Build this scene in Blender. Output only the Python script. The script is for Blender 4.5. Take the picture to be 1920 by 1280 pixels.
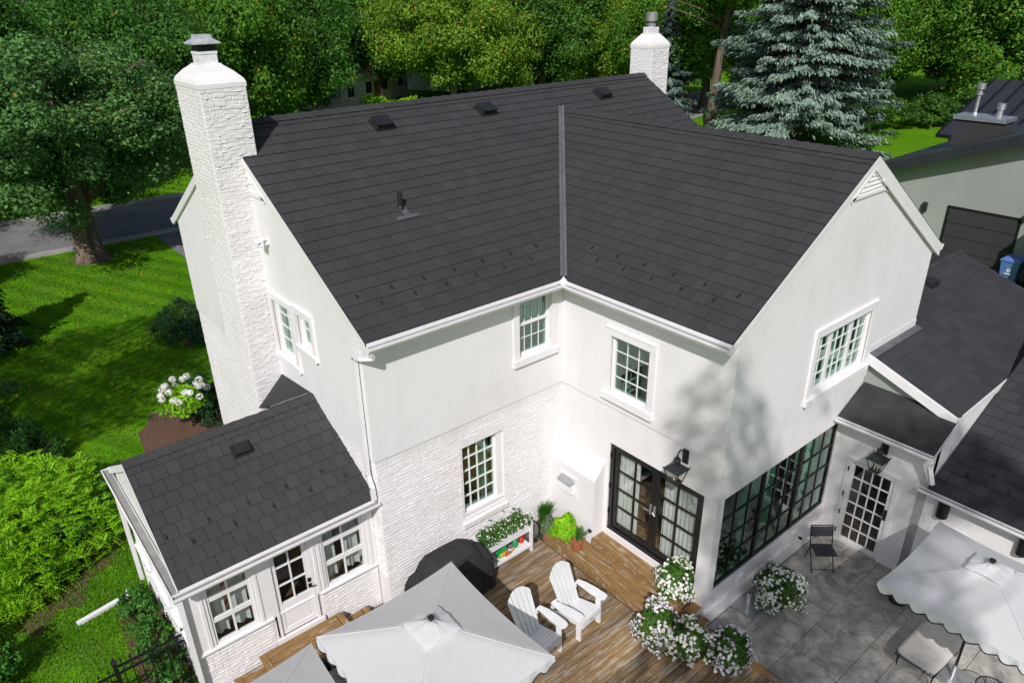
import bpy, math, random
import numpy as np
from mathutils import Matrix, Vector
R = math.radians
for o in list(bpy.data.objects): bpy.data.objects.remove(o)
scene = bpy.context.scene
COL = scene.collection
random.seed(7); rng = np.random.default_rng(7)

# ------------------------------------------------------------------ camera, sky, sun, exposure
CAMP = Vector((-8.6506, -9.043, 9.7685)); YAW, PIT, ROL, FPX = .6856, -.4486, -.0171, 1367.12
_f = Vector((math.sin(YAW)*math.cos(PIT), math.cos(YAW)*math.cos(PIT), math.sin(PIT)))
_r = Vector((math.cos(YAW), -math.sin(YAW), 0)); _u = _r.cross(_f)
_r2 = _r*math.cos(ROL)+_u*math.sin(ROL); _u2 = -_r*math.sin(ROL)+_u*math.cos(ROL)
cam = bpy.data.cameras.new('camera'); camo = bpy.data.objects.new('camera', cam); COL.objects.link(camo)
cam.sensor_width = 36; cam.lens = FPX/1920*36; cam.clip_start = .1; cam.clip_end = 2000
camo.matrix_world = Matrix(((_r2.x,_u2.x,-_f.x,CAMP.x),(_r2.y,_u2.y,-_f.y,CAMP.y),(_r2.z,_u2.z,-_f.z,CAMP.z),(0,0,0,1)))
scene.camera = camo
SUN_EL, SUN_AZ = R(41.5), R(228.5)
SD = Vector((math.sin(SUN_AZ)*math.cos(SUN_EL), math.cos(SUN_AZ)*math.cos(SUN_EL), math.sin(SUN_EL)))
wd = bpy.data.worlds.new('World'); scene.world = wd; wd.use_nodes = True
wn = wd.node_tree; wn.nodes.clear()
_o = wn.nodes.new('ShaderNodeOutputWorld'); _b = wn.nodes.new('ShaderNodeBackground'); _s = wn.nodes.new('ShaderNodeTexSky')
_s.sky_type = 'NISHITA'; _s.sun_disc = False; _s.sun_elevation = SUN_EL; _s.sun_rotation = SUN_AZ; _s.air_density = 1.0; _s.dust_density = 1.5
_b.inputs['Strength'].default_value = .080
wn.links.new(_s.outputs[0], _b.inputs[0]); wn.links.new(_b.outputs[0], _o.inputs[0])
sl = bpy.data.lights.new('sun', 'SUN'); sl.energy = 3.65; sl.angle = R(.55); sl.color = (1, .968, .945)
so = bpy.data.objects.new('sun', sl); COL.objects.link(so); so.rotation_euler = (-SD).to_track_quat('-Z', 'Y').to_euler(); so.location = (0, 0, 40)
scene.view_settings.view_transform = 'Standard'; scene.view_settings.look = 'None'
scene.view_settings.exposure = .07; scene.view_settings.gamma = 1

# ------------------------------------------------------------------ materials
MATS = {}
class NT:
    def __init__(s, name):
        s.m = bpy.data.materials.new(name); s.m.use_nodes = True; s.t = s.m.node_tree; s.t.nodes.clear()
        s.out = s.n('ShaderNodeOutputMaterial'); MATS[name] = s.m
    def n(s, typ, **kw):
        x = s.t.nodes.new(typ)
        for k, v in kw.items():
            if k in x.inputs.keys(): x.inputs[k].default_value = v
            else: setattr(x, k, v)
        return x
    def l(s, a, b): s.t.links.new(a, b)
    def coord(s, stretch=(1,1,1), rnd=False, kind='Object'):
        c = s.n('ShaderNodeTexCoord'); mp = s.n('ShaderNodeMapping'); mp.inputs['Scale'].default_value = stretch
        s.l(c.outputs[kind], mp.inputs['Vector'])
        if rnd:
            oi = s.n('ShaderNodeObjectInfo'); mu = s.n('ShaderNodeMath', operation='MULTIPLY'); mu.inputs[1].default_value = 37.
            s.l(oi.outputs['Random'], mu.inputs[0]); cb = s.n('ShaderNodeCombineXYZ'); s.l(mu.outputs[0], cb.inputs[0]); s.l(mu.outputs[0], cb.inputs[2])
            s.l(cb.outputs[0], mp.inputs['Location'])
        return mp.outputs[0]
    def noise(s, vec, scale, detail=3, rough=.55):
        x = s.n('ShaderNodeTexNoise'); x.inputs['Scale'].default_value = scale; x.inputs['Detail'].default_value = detail; x.inputs['Roughness'].default_value = rough
        s.l(vec, x.inputs['Vector']); return x.outputs[0]
    def ramp(s, fac, stops):
        x = s.n('ShaderNodeValToRGB'); cr = x.color_ramp
        while len(cr.elements) < len(stops): cr.elements.new(.5)
        for e, (p, c) in zip(cr.elements, stops): e.position = p; e.color = (c[0], c[1], c[2], 1) if hasattr(c, '__len__') else (c, c, c, 1)
        s.l(fac, x.inputs[0]); return x.outputs[0]
    def mix(s, fac, a, b, mode='MIX'):
        x = s.n('ShaderNodeMix', data_type='RGBA', blend_type=mode)
        for i, v in ((0, fac), (6, a), (7, b)):
            if hasattr(v, 'is_output'): s.l(v, x.inputs[i])
            else: x.inputs[i].default_value = v if i == 0 else (v[0], v[1], v[2], 1)
        return x.outputs[2]
    def bump(s, h, strength, dist=.01):
        x = s.n('ShaderNodeBump'); x.inputs['Strength'].default_value = strength; x.inputs['Distance'].default_value = dist
        s.l(h, x.inputs['Height']); return x.outputs[0]
    def pr(s, col, rough=.6, metal=0, normal=None, spec=.5, **kw):
        x = s.n('ShaderNodeBsdfPrincipled')
        if hasattr(col, 'is_output'): s.l(col, x.inputs['Base Color'])
        else: x.inputs['Base Color'].default_value = (col[0], col[1], col[2], 1)
        if hasattr(rough, 'is_output'): s.l(rough, x.inputs['Roughness'])
        else: x.inputs['Roughness'].default_value = rough
        x.inputs['Metallic'].default_value = metal; x.inputs['Specular IOR Level'].default_value = spec
        if normal is not None: s.l(normal, x.inputs['Normal'])
        s.l(x.outputs[0], s.out.inputs[0]); return x
    def island(s): return s.n('ShaderNodeNewGeometry').outputs['Random Per Island']
    def objrand(s): return s.n('ShaderNodeObjectInfo').outputs['Random']

def simple(name, col, rough=.6, metal=0, var=.12, scale=6, bump=.0, bscale=80, spec=.4, stretch=(1,1,1)):
    t = NT(name); c = t.coord(stretch, True)
    d = tuple(x*(1-var) for x in col); e = tuple(min(1, x*(1+var*.6)) for x in col)
    cc = t.ramp(t.noise(c, scale, 4), [(.3, d), (.7, e)])
    nb = t.bump(t.noise(c, bscale, 2), bump, .004) if bump else None
    t.pr(cc, rough, metal, nb, spec); return t.m

t = NT('stucco'); c = t.coord(kind='Object')
a = t.ramp(t.noise(c, .55, 5, .6), [(.25, (.715,.69,.697)), (.5, (.785,.76,.77)), (.75, (.82,.795,.805))])
st = t.ramp(t.noise(t.coord((2.2, 2.2, 1.1)), 1.0, 5, .7), [(.48, (1,1,1)), (.75, (.90,.90,.892))])
a = t.mix(.7, a, st, 'MULTIPLY')
h = t.mix(.5, t.noise(c, 90, 3), t.noise(c, 3.5, 2))
t.pr(a, .85, 0, t.bump(h, .28, .006), .2)
t = NT('brick_paint'); c = t.coord()
a = t.ramp(t.noise(c, 1.1, 5, .65), [(.28, (.71,.68,.68)), (.55, (.785,.758,.762)), (.8, (.81,.785,.79))])
dk = t.ramp(t.noise(c, 22, 3, .7), [(.66, (1,1,1)), (.76, (.80,.785,.765))])
a = t.mix(.7, a, dk, 'MULTIPLY')
t.pr(a, .6, 0, t.bump(t.mix(.4, t.noise(c, 55, 4), t.noise(c, 14, 2)), .5, .012), .3)
t = NT('grey_stucco'); c = t.coord()
t.pr(t.ramp(t.noise(c, .5, 4), [(.3, (.30,.315,.30)), (.7, (.345,.36,.345))]), .9, 0, t.bump(t.noise(c, 60), .2, .006), .2)
simple('trim', (.805,.785,.795), .45, 0, .06, 2.5, .06, 60)
simple('gutter_bed', (.27,.265,.25), .85, 0, .22, 4, .2, 50)
simple('flashing', (.20,.20,.21), .42, .5, .25, 5)
simple('valley_metal', (.16,.16,.17), .5, .2, .2, 4)
simple('cap_metal', (.50,.51,.53), .45, .2, .25, 9)
simple('galvanised', (.52,.53,.55), .38, .75, .2, 7)
simple('cap_white', (.74,.74,.75), .5, 0, .18, 9, .2, 40)
simple('black_frame', (.013,.012,.012), .32, 0, .3, 6, 0, 80, .5)
simple('black_metal', (.012,.012,.014), .42, .2, .3, 10, .1, 90)
simple('lantern_metal', (.045,.048,.052), .48, .5, .35, 14)
simple('black_plastic', (.018,.018,.02), .5, 0, .3, 10)
simple('grill_fabric', (.028,.027,.029), .78, 0, .25, 7, .35, 30, .3)
simple('pot_white', (.62,.62,.62), .55, 0, .15, 9)
simple('pot_dark', (.03,.03,.032), .5, 0, .3, 9)
simple('terracotta', (.36,.13,.06), .75, 0, .25, 12, .2, 60)
simple('soil', (.05,.032,.022), .95, 0, .4, 30, .6, 60)
simple('cushion', (.50,.475,.44), .9, 0, .1, 9, .3, 160, .15)
simple('sofa_grey', (.26,.245,.235), .9, 0, .12, 9, .3, 160, .15)
simple('blue_plastic', (.10,.19,.48), .45, 0, .12, 8)
simple('green_bag', (.02,.33,.09), .4, 0, .25, 9)
simple('yellow_label', (.7,.55,.03), .5)
simple('orange_plastic', (.75,.16,.03), .45)
simple('red_plastic', (.55,.03,.02), .45)
simple('teal_plastic', (.02,.09,.13), .45)
simple('tool_grey', (.30,.30,.31), .35, .6)
simple('fabric_mesh', (.045,.045,.055), .7, 0, .2, 20, .3, 200)
simple('interior_floor', (.17,.10,.055), .5, 0, .3, 4, 0, 80, .4, (.3,4,1))
simple('interior_dark', (.05,.045,.04), .8)
simple('glow_bulb', (.75,.66,.5), .4)
simple('dark_glass', (.012,.014,.013), .06, 0, .2, 3, 0, 60, .6)
simple('metal_roof', (.045,.047,.056), .42, .35, .18, 2)
simple('charcoal_block', (.04,.041,.042), .9, 0, .35, 25, .5, 40)
simple('far_roof', (.16,.135,.125), .9, 0, .3, 3, .4, 30)
simple('far_wall', (.62,.61,.58), .8, 0, .12, 2)
simple('navy_trim', (.015,.02,.05), .6)
def glassmat(name, tint, base, edge):
    t = NT(name); tr = t.n('ShaderNodeBsdfTransparent'); tr.inputs[0].default_value = (*tint, 1)
    gl = t.n('ShaderNodeBsdfGlossy'); gl.inputs['Roughness'].default_value = .012; gl.inputs[0].default_value = (.92,.98,.95,1)
    lw = t.n('ShaderNodeLayerWeight'); lw.inputs[0].default_value = .5
    pw = t.n('ShaderNodeMath', operation='POWER'); pw.inputs[1].default_value = 3.2; t.l(lw.outputs['Facing'], pw.inputs[0])
    mr = t.n('ShaderNodeMapRange'); mr.inputs['To Min'].default_value = base; mr.inputs['To Max'].default_value = edge; t.l(pw.outputs[0], mr.inputs[0])
    mx = t.n('ShaderNodeMixShader'); t.l(mr.outputs[0], mx.inputs[0]); t.l(tr.outputs[0], mx.inputs[1]); t.l(gl.outputs[0], mx.inputs[2]); t.l(mx.outputs[0], t.out.inputs[0])
glassmat('glass', (.58,.81,.70), .10, .9); glassmat('clear_glass', (.955,.975,.965), .06, .8)
def cloth(name, col, trans=.3, scale=3):
    t = NT(name); c = t.coord(); cc = t.ramp(t.noise(c, scale, 4), [(.3, tuple(x*.94 for x in col)), (.7, col)])
    d = t.n('ShaderNodeBsdfDiffuse'); tl = t.n('ShaderNodeBsdfTranslucent'); mx = t.n('ShaderNodeMixShader'); mx.inputs[0].default_value = trans
    nb = t.bump(t.noise(c, 5, 3), .25, .02)
    t.l(cc, d.inputs[0]); t.l(cc, tl.inputs[0]); t.l(nb, d.inputs['Normal']); t.l(d.outputs[0], mx.inputs[1]); t.l(tl.outputs[0], mx.inputs[2]); t.l(mx.outputs[0], t.out.inputs[0])
cloth('canvas', (.87,.87,.88), .42); cloth('curtain', (.80,.81,.79), .25)
def roofmat(name, lo, hi, rough=.75):
    t = NT(name); ad = t.n('ShaderNodeMath', operation='ADD'); t.l(t.island(), ad.inputs[0]); t.l(t.objrand(), ad.inputs[1])
    fc = t.n('ShaderNodeMath', operation='FRACT'); t.l(ad.outputs[0], fc.inputs[0])
    cc = t.ramp(fc.outputs[0], [(0, lo), (1, hi)])
    g = t.n('ShaderNodeNewGeometry'); w = t.noise(g.outputs['Position'], .5, 4)
    cc = t.mix(.55, cc, t.ramp(w, [(.3, (.86,.86,.86)), (.7, (1.12,1.11,1.12))]), 'MULTIPLY')
    fn = t.n('ShaderNodeMapping'); fn.inputs['Scale'].default_value = (1,1,1); t.l(g.outputs['Position'], fn.inputs[0])
    t.pr(cc, rough, 0, t.bump(t.noise(fn.outputs[0], 70, 3, .7), .55, .006), .35)
roofmat('roof_tile', (.039,.0388,.0402), (.047,.0468,.0486)); roofmat('shingle', (.032,.033,.037), (.044,.045,.050), .88)
simple('roof_deck', (.02,.02,.022), .9)
simple('membrane', (.035,.035,.037), .85, 0, .35, 3, .3, 40)
# deck boards, weathered: grain runs along local X
t = NT('deck_wood'); cs = t.coord((.5, 11, 11), True)
gr = t.noise(cs, 5, 5, .65); wv = t.noise(t.coord((1.1, 7, 7), True), 1.5, 6, .75)
br = t.ramp(gr, [(.25, (.125,.078,.038)), (.5, (.24,.160,.085)), (.75, (.37,.262,.15))])
gy = t.ramp(gr, [(.3, (.25,.215,.17)), (.7, (.46,.42,.36))])
cc = t.mix(t.ramp(wv, [(.49, (0,0,0)), (.57, (.9,.9,.9))]), br, gy)
cc = t.mix(1, cc, t.ramp(t.objrand(), [(0, (.62,.60,.58)), (.5, (.95,.95,.95)), (1, (1.28,1.24,1.18))]), 'MULTIPLY')
pt = t.ramp(t.noise(t.n('ShaderNodeNewGeometry').outputs['Position'], .7, 4), [(.36, (.66,.63,.60)), (.64, (1.12,1.08,1.0))])
cc = t.mix(.85, cc, pt, 'MULTIPLY')
t.pr(cc, .8, 0, t.bump(gr, .35, .004), .25)
t = NT('step_wood'); cs = t.coord((.55, 9, 9), True); gr = t.noise(cs, 5, 5, .65)
br = t.ramp(gr, [(.25, (.13,.068,.025)), (.5, (.25,.145,.056)), (.75, (.37,.24,.11))])
gy = t.ramp(gr, [(.3, (.25,.20,.14)), (.7, (.44,.39,.31))]); wm = t.ramp(t.noise(t.coord((1.2, 5, 5), True), 1.5, 5, .7), [(.54, (0,0,0)), (.60, (1,1,1))])
t.pr(t.mix(wm, br, gy), .75, 0, t.bump(gr, .3, .004), .25)
t = NT('patio_slab'); g = t.n('ShaderNodeNewGeometry'); c = g.outputs['Position']
mp = t.n('ShaderNodeMapping'); mp.inputs['Scale'].default_value = (3.2, .9, 1); mp.inputs['Rotation'].default_value = (0,0,.5); t.l(c, mp.inputs[0])
n_ = t.n('ShaderNodeTexNoise'); n_.inputs['Scale'].default_value = 2.6; n_.inputs['Detail'].default_value = 7; n_.inputs['Roughness'].default_value = .72; n_.inputs['Distortion'].default_value = 1.6; t.l(c, n_.inputs['Vector'])
a = t.ramp(n_.outputs[0], [(.34, (.17,.158,.143)), (.46, (.36,.338,.31)), (.56, (.52,.49,.45)), (.68, (.66,.625,.575))])
b_ = t.ramp(t.noise(c, .8, 4), [(.38, (.62,.62,.63)), (.62, (1.2,1.18,1.14))])
a = t.mix(.8, a, b_, 'MULTIPLY'); a = t.mix(t.ramp(t.noise(c, 2.2, 5, .7), [(.66, (0,0,0)), (.74, (.75,.75,.75))]), a, (.05,.043,.03))
oi = t.objrand(); a = t.mix(.35, a, t.ramp(oi, [(0, (.22,.215,.205)), (1, (.44,.425,.40))]))
t.pr(a, .75, 0, t.bump(t.noise(mp.outputs[0], 9, 6, .7), .5, .01), .3)
simple('patio_joint', (.05,.048,.045), .95)
t = NT('asphalt'); c = t.coord(); t.pr(t.ramp(t.noise(c, .6, 6, .65), [(.3, (.15,.145,.145)), (.7, (.235,.225,.225))]), .9, 0, t.bump(t.noise(c, 40), .3, .01), .3)
simple('kerb_concrete', (.36,.345,.32), .9, 0, .2, 3, .3, 30)
simple('mulch', (.13,.072,.045), .95, 0, .5, 26, .8, 45)
t = NT('grass'); c = t.coord(); p = t.n('ShaderNodeMapping'); p.inputs['Rotation'].default_value = (0,0,R(-24)); t.l(c, p.inputs[0])
wv = t.n('ShaderNodeTexWave'); wv.inputs['Scale'].default_value = .33; wv.inputs['Distortion'].default_value = .6; t.l(p.outputs[0], wv.inputs[0])
lo = t.ramp(t.noise(c, .25, 5, .6), [(.3, (.075,.215,.006)), (.7, (.120,.290,.010))])
fi = t.ramp(t.noise(c, 26, 4, .75), [(.28, (.72,.75,.72)), (.72, (1.25,1.2,1.1))])
lo = t.mix(.85, lo, fi, 'MULTIPLY'); lo = t.mix(t.ramp(t.noise(c, 1.1, 6, .7), [(.52, (0,0,0)), (.75, (.6,.6,.6))]), lo, (.135,.17,.04))
lo = t.mix(.65, lo, t.ramp(wv.outputs[1], [(.3, (.70,.75,.7)), (.7, (1.28,1.22,1.15))]), 'MULTIPLY')
t.pr(lo, .95, 0, t.bump(t.noise(c, 45, 3), .8, .03), .02)
def leafmat(name, dark, light, odd=None, oddp=.99, trans=.38, cl=.5):
    t = NT(name); rr = t.island(); g = t.n('ShaderNodeNewGeometry')
    cc = t.ramp(rr, [(0, dark), (.55, tuple((a+b)/2 for a, b in zip(dark, light))), (1, light)])
    cl_ = t.ramp(t.noise(g.outputs['Position'], cl, 3), [(.32, (.62,.66,.62)), (.68, (1.25,1.22,1.15))])
    cc = t.mix(.8, cc, cl_, 'MULTIPLY')
    cc = t.mix(.3, cc, t.ramp(t.objrand(), [(0, (.8,.85,.85)), (1, (1.2,1.12,1.0))]), 'MULTIPLY')
    if odd:
        w = t.n('ShaderNodeTexWhiteNoise', noise_dimensions='1D'); m_ = t.n('ShaderNodeMath', operation='MULTIPLY'); m_.inputs[1].default_value = 913.7
        t.l(rr, m_.inputs[0]); t.l(m_.outputs[0], w.inputs['W'])
        gt = t.n('ShaderNodeMath', operation='GREATER_THAN'); gt.inputs[1].default_value = oddp; t.l(w.outputs[0], gt.inputs[0])
        cc = t.mix(gt.outputs[0], cc, odd)
    d = t.n('ShaderNodeBsdfPrincipled'); d.inputs['Roughness'].default_value = .55; d.inputs['Specular IOR Level'].default_value = .3
    tl = t.n('ShaderNodeBsdfTranslucent'); mx = t.n('ShaderNodeMixShader'); mx.inputs[0].default_value = trans
    t.l(cc, d.inputs['Base Color']); t.l(cc, tl.inputs[0]); t.l(d.outputs[0], mx.inputs[1]); t.l(tl.outputs[0], mx.inputs[2]); t.l(mx.outputs[0], t.out.inputs[0])
leafmat('leaf_dark', (0.032,0.12,0.018), (0.115,0.29,0.036), (.36,.22,.02), .994)
leafmat('leaf_mid', (0.055,0.17,0.016), (0.165,0.37,0.032), (.42,.26,.02), .990)
leafmat('leaf_yellow', (0.105,0.23,0.018), (0.255,0.43,0.034), (.48,.30,.02), .982)
leafmat('leaf_oak', (0.048,0.15,0.036), (0.19,0.385,0.11), (.38,.22,.03), .995)
leafmat('leaf_bright', (0.16,0.4,0.008), (0.33,0.66,0.016), (.32,.36,.03), .985, .3, 2.2)
leafmat('leaf_shrub', (0.032,0.135,0.018), (0.1,0.27,0.036), None, 1, .25, 2)
leafmat('leaf_box', (.012,.052,.016), (.030,.092,.028), None, 1, .2, 3)
leafmat('leaf_hedge', (0.042,0.132,0.017), (0.090,0.216,0.026), None, 1)
leafmat('leaf_flower', (.035,.12,.012), (.085,.19,.022), None, 1, .25, 6)
leafmat('leaf_sage', (.10,.17,.085), (.17,.25,.14), None, 1, .2, 6)
leafmat('leaf_herb', (.035,.16,.02), (.075,.25,.03), None, 1, .25, 6)
leafmat('needles', (.140,.215,.175), (.300,.400,.345), None, 1, .1, .8)
leafmat('needles_far', (0.096,0.156,0.132), (0.240,0.312,0.270), None, 1, .1, .8)
leafmat('blossom_white', (.74,.75,.73), (.84,.84,.83), None, 1, .15, 5)
leafmat('blossom_lilac', (.64,.57,.68), (.84,.78,.84), None, 1, .15, 5)
leafmat('fallen', (.45,.28,.02), (.60,.44,.06), None, 1, .1)
leafmat('blade', (0.085,0.225,0.006), (0.112,0.27,0.01), (.20,.26,.05), .97, .3, .6)
t = NT('bark'); c = t.coord((3.5, 3.5, .45)); hh = t.noise(c, 6, 5, .7)
t.pr(t.ramp(hh, [(.3, (.055,.040,.03)), (.55, (.16,.125,.095)), (.75, (.27,.22,.175))]), .95, 0, t.bump(hh, 1, .06), .1)

# ------------------------------------------------------------------ mesh helpers
class MB:
    def __init__(s): s.v = []; s.f = []
    def add(s, vs, fs):
        k = len(s.v); s.v.extend([tuple(p) for p in vs]); s.f.extend([tuple(i+k for i in f) for f in fs]); return s
    def box(s, x0, x1, y0, y1, z0, z1, M=None):
        vs = [(x0,y0,z0),(x1,y0,z0),(x1,y1,z0),(x0,y1,z0),(x0,y0,z1),(x1,y0,z1),(x1,y1,z1),(x0,y1,z1)]
        if M is not None: vs = [M @ Vector(p) for p in vs]
        return s.add(vs, [(0,3,2,1),(4,5,6,7),(0,1,5,4),(1,2,6,5),(2,3,7,6),(3,0,4,7)])
    def quad(s, *p): return s.add(p, [tuple(range(len(p)))])
    def prism(s, poly, vec):                    # 3-D polygon swept along vec
        n = len(poly); vec = Vector(vec); a = [Vector(p) for p in poly]
        return s.add(a+[p+vec for p in a], [tuple(range(n))[::-1], tuple(range(n, 2*n))]+[(i, (i+1) % n, n+(i+1) % n, n+i) for i in range(n)])
    def tube(s, pts, r, n=8, cap=True):
        pts = [Vector(p) for p in pts]; rs = r if hasattr(r, '__len__') else [r]*len(pts); k = len(s.v); up0 = None
        for i, p in enumerate(pts):
            d = (pts[min(i+1, len(pts)-1)]-pts[max(i-1, 0)]).normalized()
            if up0 is None: up0 = Vector((0,0,1)) if abs(d.z) < .9 else Vector((1,0,0))
            a = d.cross(up0).normalized(); b = a.cross(d).normalized(); up0 = b
            for j in range(n):
                t_ = 2*math.pi*j/n; s.v.append(tuple(p+(a*math.cos(t_)+b*math.sin(t_))*rs[i]))
        for i in range(len(pts)-1):
            for j in range(n): s.f.append((k+i*n+j, k+i*n+(j+1) % n, k+(i+1)*n+(j+1) % n, k+(i+1)*n+j))
        if cap:
            s.f.append(tuple(k+j for j in range(n))[::-1]); s.f.append(tuple(k+(len(pts)-1)*n+j for j in range(n)))
        return s
    def lathe(s, prof, n=16, c=(0,0,0), sx=1, sy=1):
        k = len(s.v)
        for r, z in prof:
            for j in range(n):
                t_ = 2*math.pi*j/n; s.v.append((c[0]+r*sx*math.cos(t_), c[1]+r*sy*math.sin(t_), c[2]+z))
        for i in range(len(prof)-1):
            for j in range(n): s.f.append((k+i*n+j, k+i*n+(j+1) % n, k+(i+1)*n+(j+1) % n, k+(i+1)*n+j))
        s.f.append(tuple(k+j for j in range(n))[::-1]); s.f.append(tuple(k+(len(prof)-1)*n+j for j in range(n)))
        return s
    def mesh(s, name):
        m = bpy.data.meshes.new(name); m.from_pydata(s.v, [], s.f); m.update(); return m
    def build(s, name, mat, parent=None, M=None, smooth=False, kind=None):
        return put(name, s.mesh(name), mat, parent, M, smooth, kind)
def put(name, me, mat, parent=None, M=None, smooth=False, kind=None):
    if mat and not me.materials: me.materials.append(MATS[mat])
    if smooth: me.polygons.foreach_set('use_smooth', np.ones(len(me.polygons), bool))
    o = bpy.data.objects.new(name, me); COL.objects.link(o)
    if parent: o.parent = parent
    if M is not None: o.matrix_basis = M
    if kind: o['kind'] = kind
    return o
def thing(name, label, cat, loc=(0,0,0), rz=0, group=None):
    o = bpy.data.objects.new(name, None); COL.objects.link(o); o.location = loc; o.rotation_euler = (0,0,rz); o.empty_display_size = .2
    return tag(o, label, cat, group)
def tag(o, label, cat, group=None):
    o['label'] = label; o['category'] = cat
    if group: o['group'] = group
    return o
def struct(o): o['kind'] = 'structure'; return o
KIDS = {}
def copy_tree(o, parent=None):
    c = o.copy(); COL.objects.link(c); c.parent = parent
    for ch in list(o.children): copy_tree(ch, c)
    return c
def FR(x, y, z=0, rz=0): return Matrix.Translation((x, y, z)) @ Matrix.Rotation(rz, 4, 'Z')
WEST, EAST, NORTH = -math.pi/2, math.pi/2, math.pi

# fast meshes for foliage: each leaf a small rhombus
def leaf_mesh(name, P, N, S, asp=.55, lean=None):
    n = len(P); N = N/np.maximum(np.linalg.norm(N, axis=1, keepdims=True), 1e-6)
    q = rng.normal(size=(n, 3)) if lean is None else lean+rng.normal(size=(n, 3))*.35
    a = np.cross(N, np.cross(q, N)); a /= np.maximum(np.linalg.norm(a, axis=1, keepdims=True), 1e-6); b = np.cross(N, a); S = S[:, None]
    fold = N*S*.12
    V = np.stack([P-a*S*.5, P+b*S*.5*asp+fold, P+a*S*.5, P-b*S*.5*asp+fold], 1).reshape(-1, 3)
    return quads_mesh(name, V)
def quads_mesh(name, V):
    m = bpy.data.meshes.new(name); nv = len(V); nf = nv//4
    m.vertices.add(nv); m.vertices.foreach_set('co', V.astype(np.float32).ravel())
    m.loops.add(nv); m.loops.foreach_set('vertex_index', np.arange(nv, dtype=np.int32))
    m.polygons.add(nf); m.polygons.foreach_set('loop_start', np.arange(0, nv, 4, dtype=np.int32))
    m.update(calc_edges=True); return m
def sph(n):
    v = rng.normal(size=(n, 3)); return v/np.linalg.norm(v, axis=1, keepdims=True)
def clump_points(C, rad, per, up=.25, flat=.75):
    """leaves on the skins of many small clumps"""
    C = np.asarray(C); rad = np.asarray(rad); k = len(C)
    d = sph(k*per); idx = np.repeat(np.arange(k), per)
    rr = rad[idx]*rng.uniform(.55, 1.12, k*per)*np.where(rng.uniform(size=k*per) < .16, rng.uniform(1.05, 1.75, k*per), 1)
    P = C[idx]+d*rr[:, None]*np.array([1, 1, flat]); N = d+np.array([0, 0, up])+rng.normal(size=d.shape)*.55
    return P, N
def tube_np(mb, pts, r, n=7): mb.tube(pts, r, n)

# ------------------------------------------------------------------ ground
GZ = -.6
def sheet(name, poly, z, mat):
    return struct(MB().quad(*[(x, y, z) for x, y in poly]).build(name, mat))
sheet('lawn', [(-260,-160),(420,-160),(420,420),(-260,420)], GZ, 'grass')
def strip(cl, off0, off1):
    L_, R_ = [], []
    for i, (x, y) in enumerate(cl):
        a = cl[max(i-1, 0)]; b = cl[min(i+1, len(cl)-1)]; d = Vector((b[0]-a[0], b[1]-a[1])).normalized(); n = Vector((-d.y, d.x))
        L_.append((x+n.x*off0, y+n.y*off0)); R_.append((x+n.x*off1, y+n.y*off1))
    return R_+L_[::-1]
ROAD = [(-120,38),(-40,33.4),(-8,32),(10,31.6),(30,33),(52,36.6),(75,41.5),(110,50),(200,75)]
def strip_mesh(name, a, b, z, mat, zt=None):
    m = MB(); p = strip(ROAD, a, b); n = len(ROAD)
    Rr, Ll = p[:n], p[n:][::-1]
    for i in range(n-1): m.quad((*Rr[i], z), (*Rr[i+1], z), (*Ll[i+1], z), (*Ll[i], z))
    if zt is not None:
        for S_ in (Rr, Ll):
            for i in range(n-1): m.quad((*S_[i], z), (*S_[i+1], z), (*S_[i+1], zt), (*S_[i], zt))
    return struct(m.build(name, mat))
strip_mesh('street', -3.3, 3.3, GZ+.004, 'asphalt')
strip_mesh('kerb', -3.75, -3.3, GZ+.11, 'kerb_concrete', GZ)
strip_mesh('kerb', 3.3, 3.75, GZ+.11, 'kerb_concrete', GZ)
sheet('driveway', [(-.2,8.7),(3.4,8.7),(3.6,28.3),(-.4,28.3)], GZ+.004, 'asphalt')
def blob_sheet(name, cx, cy, rx, ry, z, mat, k=18):
    return sheet(name, [(cx+rx*math.cos(a)*random.uniform(.85,1.15), cy+ry*math.sin(a)*random.uniform(.85,1.15)) for a in [2*math.pi*i/k for i in range(k)]], z, mat)
blob_sheet('mulch_bed', -4.9, 9.3, 1.1, 1.5, GZ+.006, 'mulch')
blob_sheet('mulch_bed', -9.4, 7.0, 2.0, 3.0, GZ+.005, 'mulch', 30)
blob_sheet('mulch_bed', -7.65, 2.3, .42, 1.6, GZ+.007, 'mulch')

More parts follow.
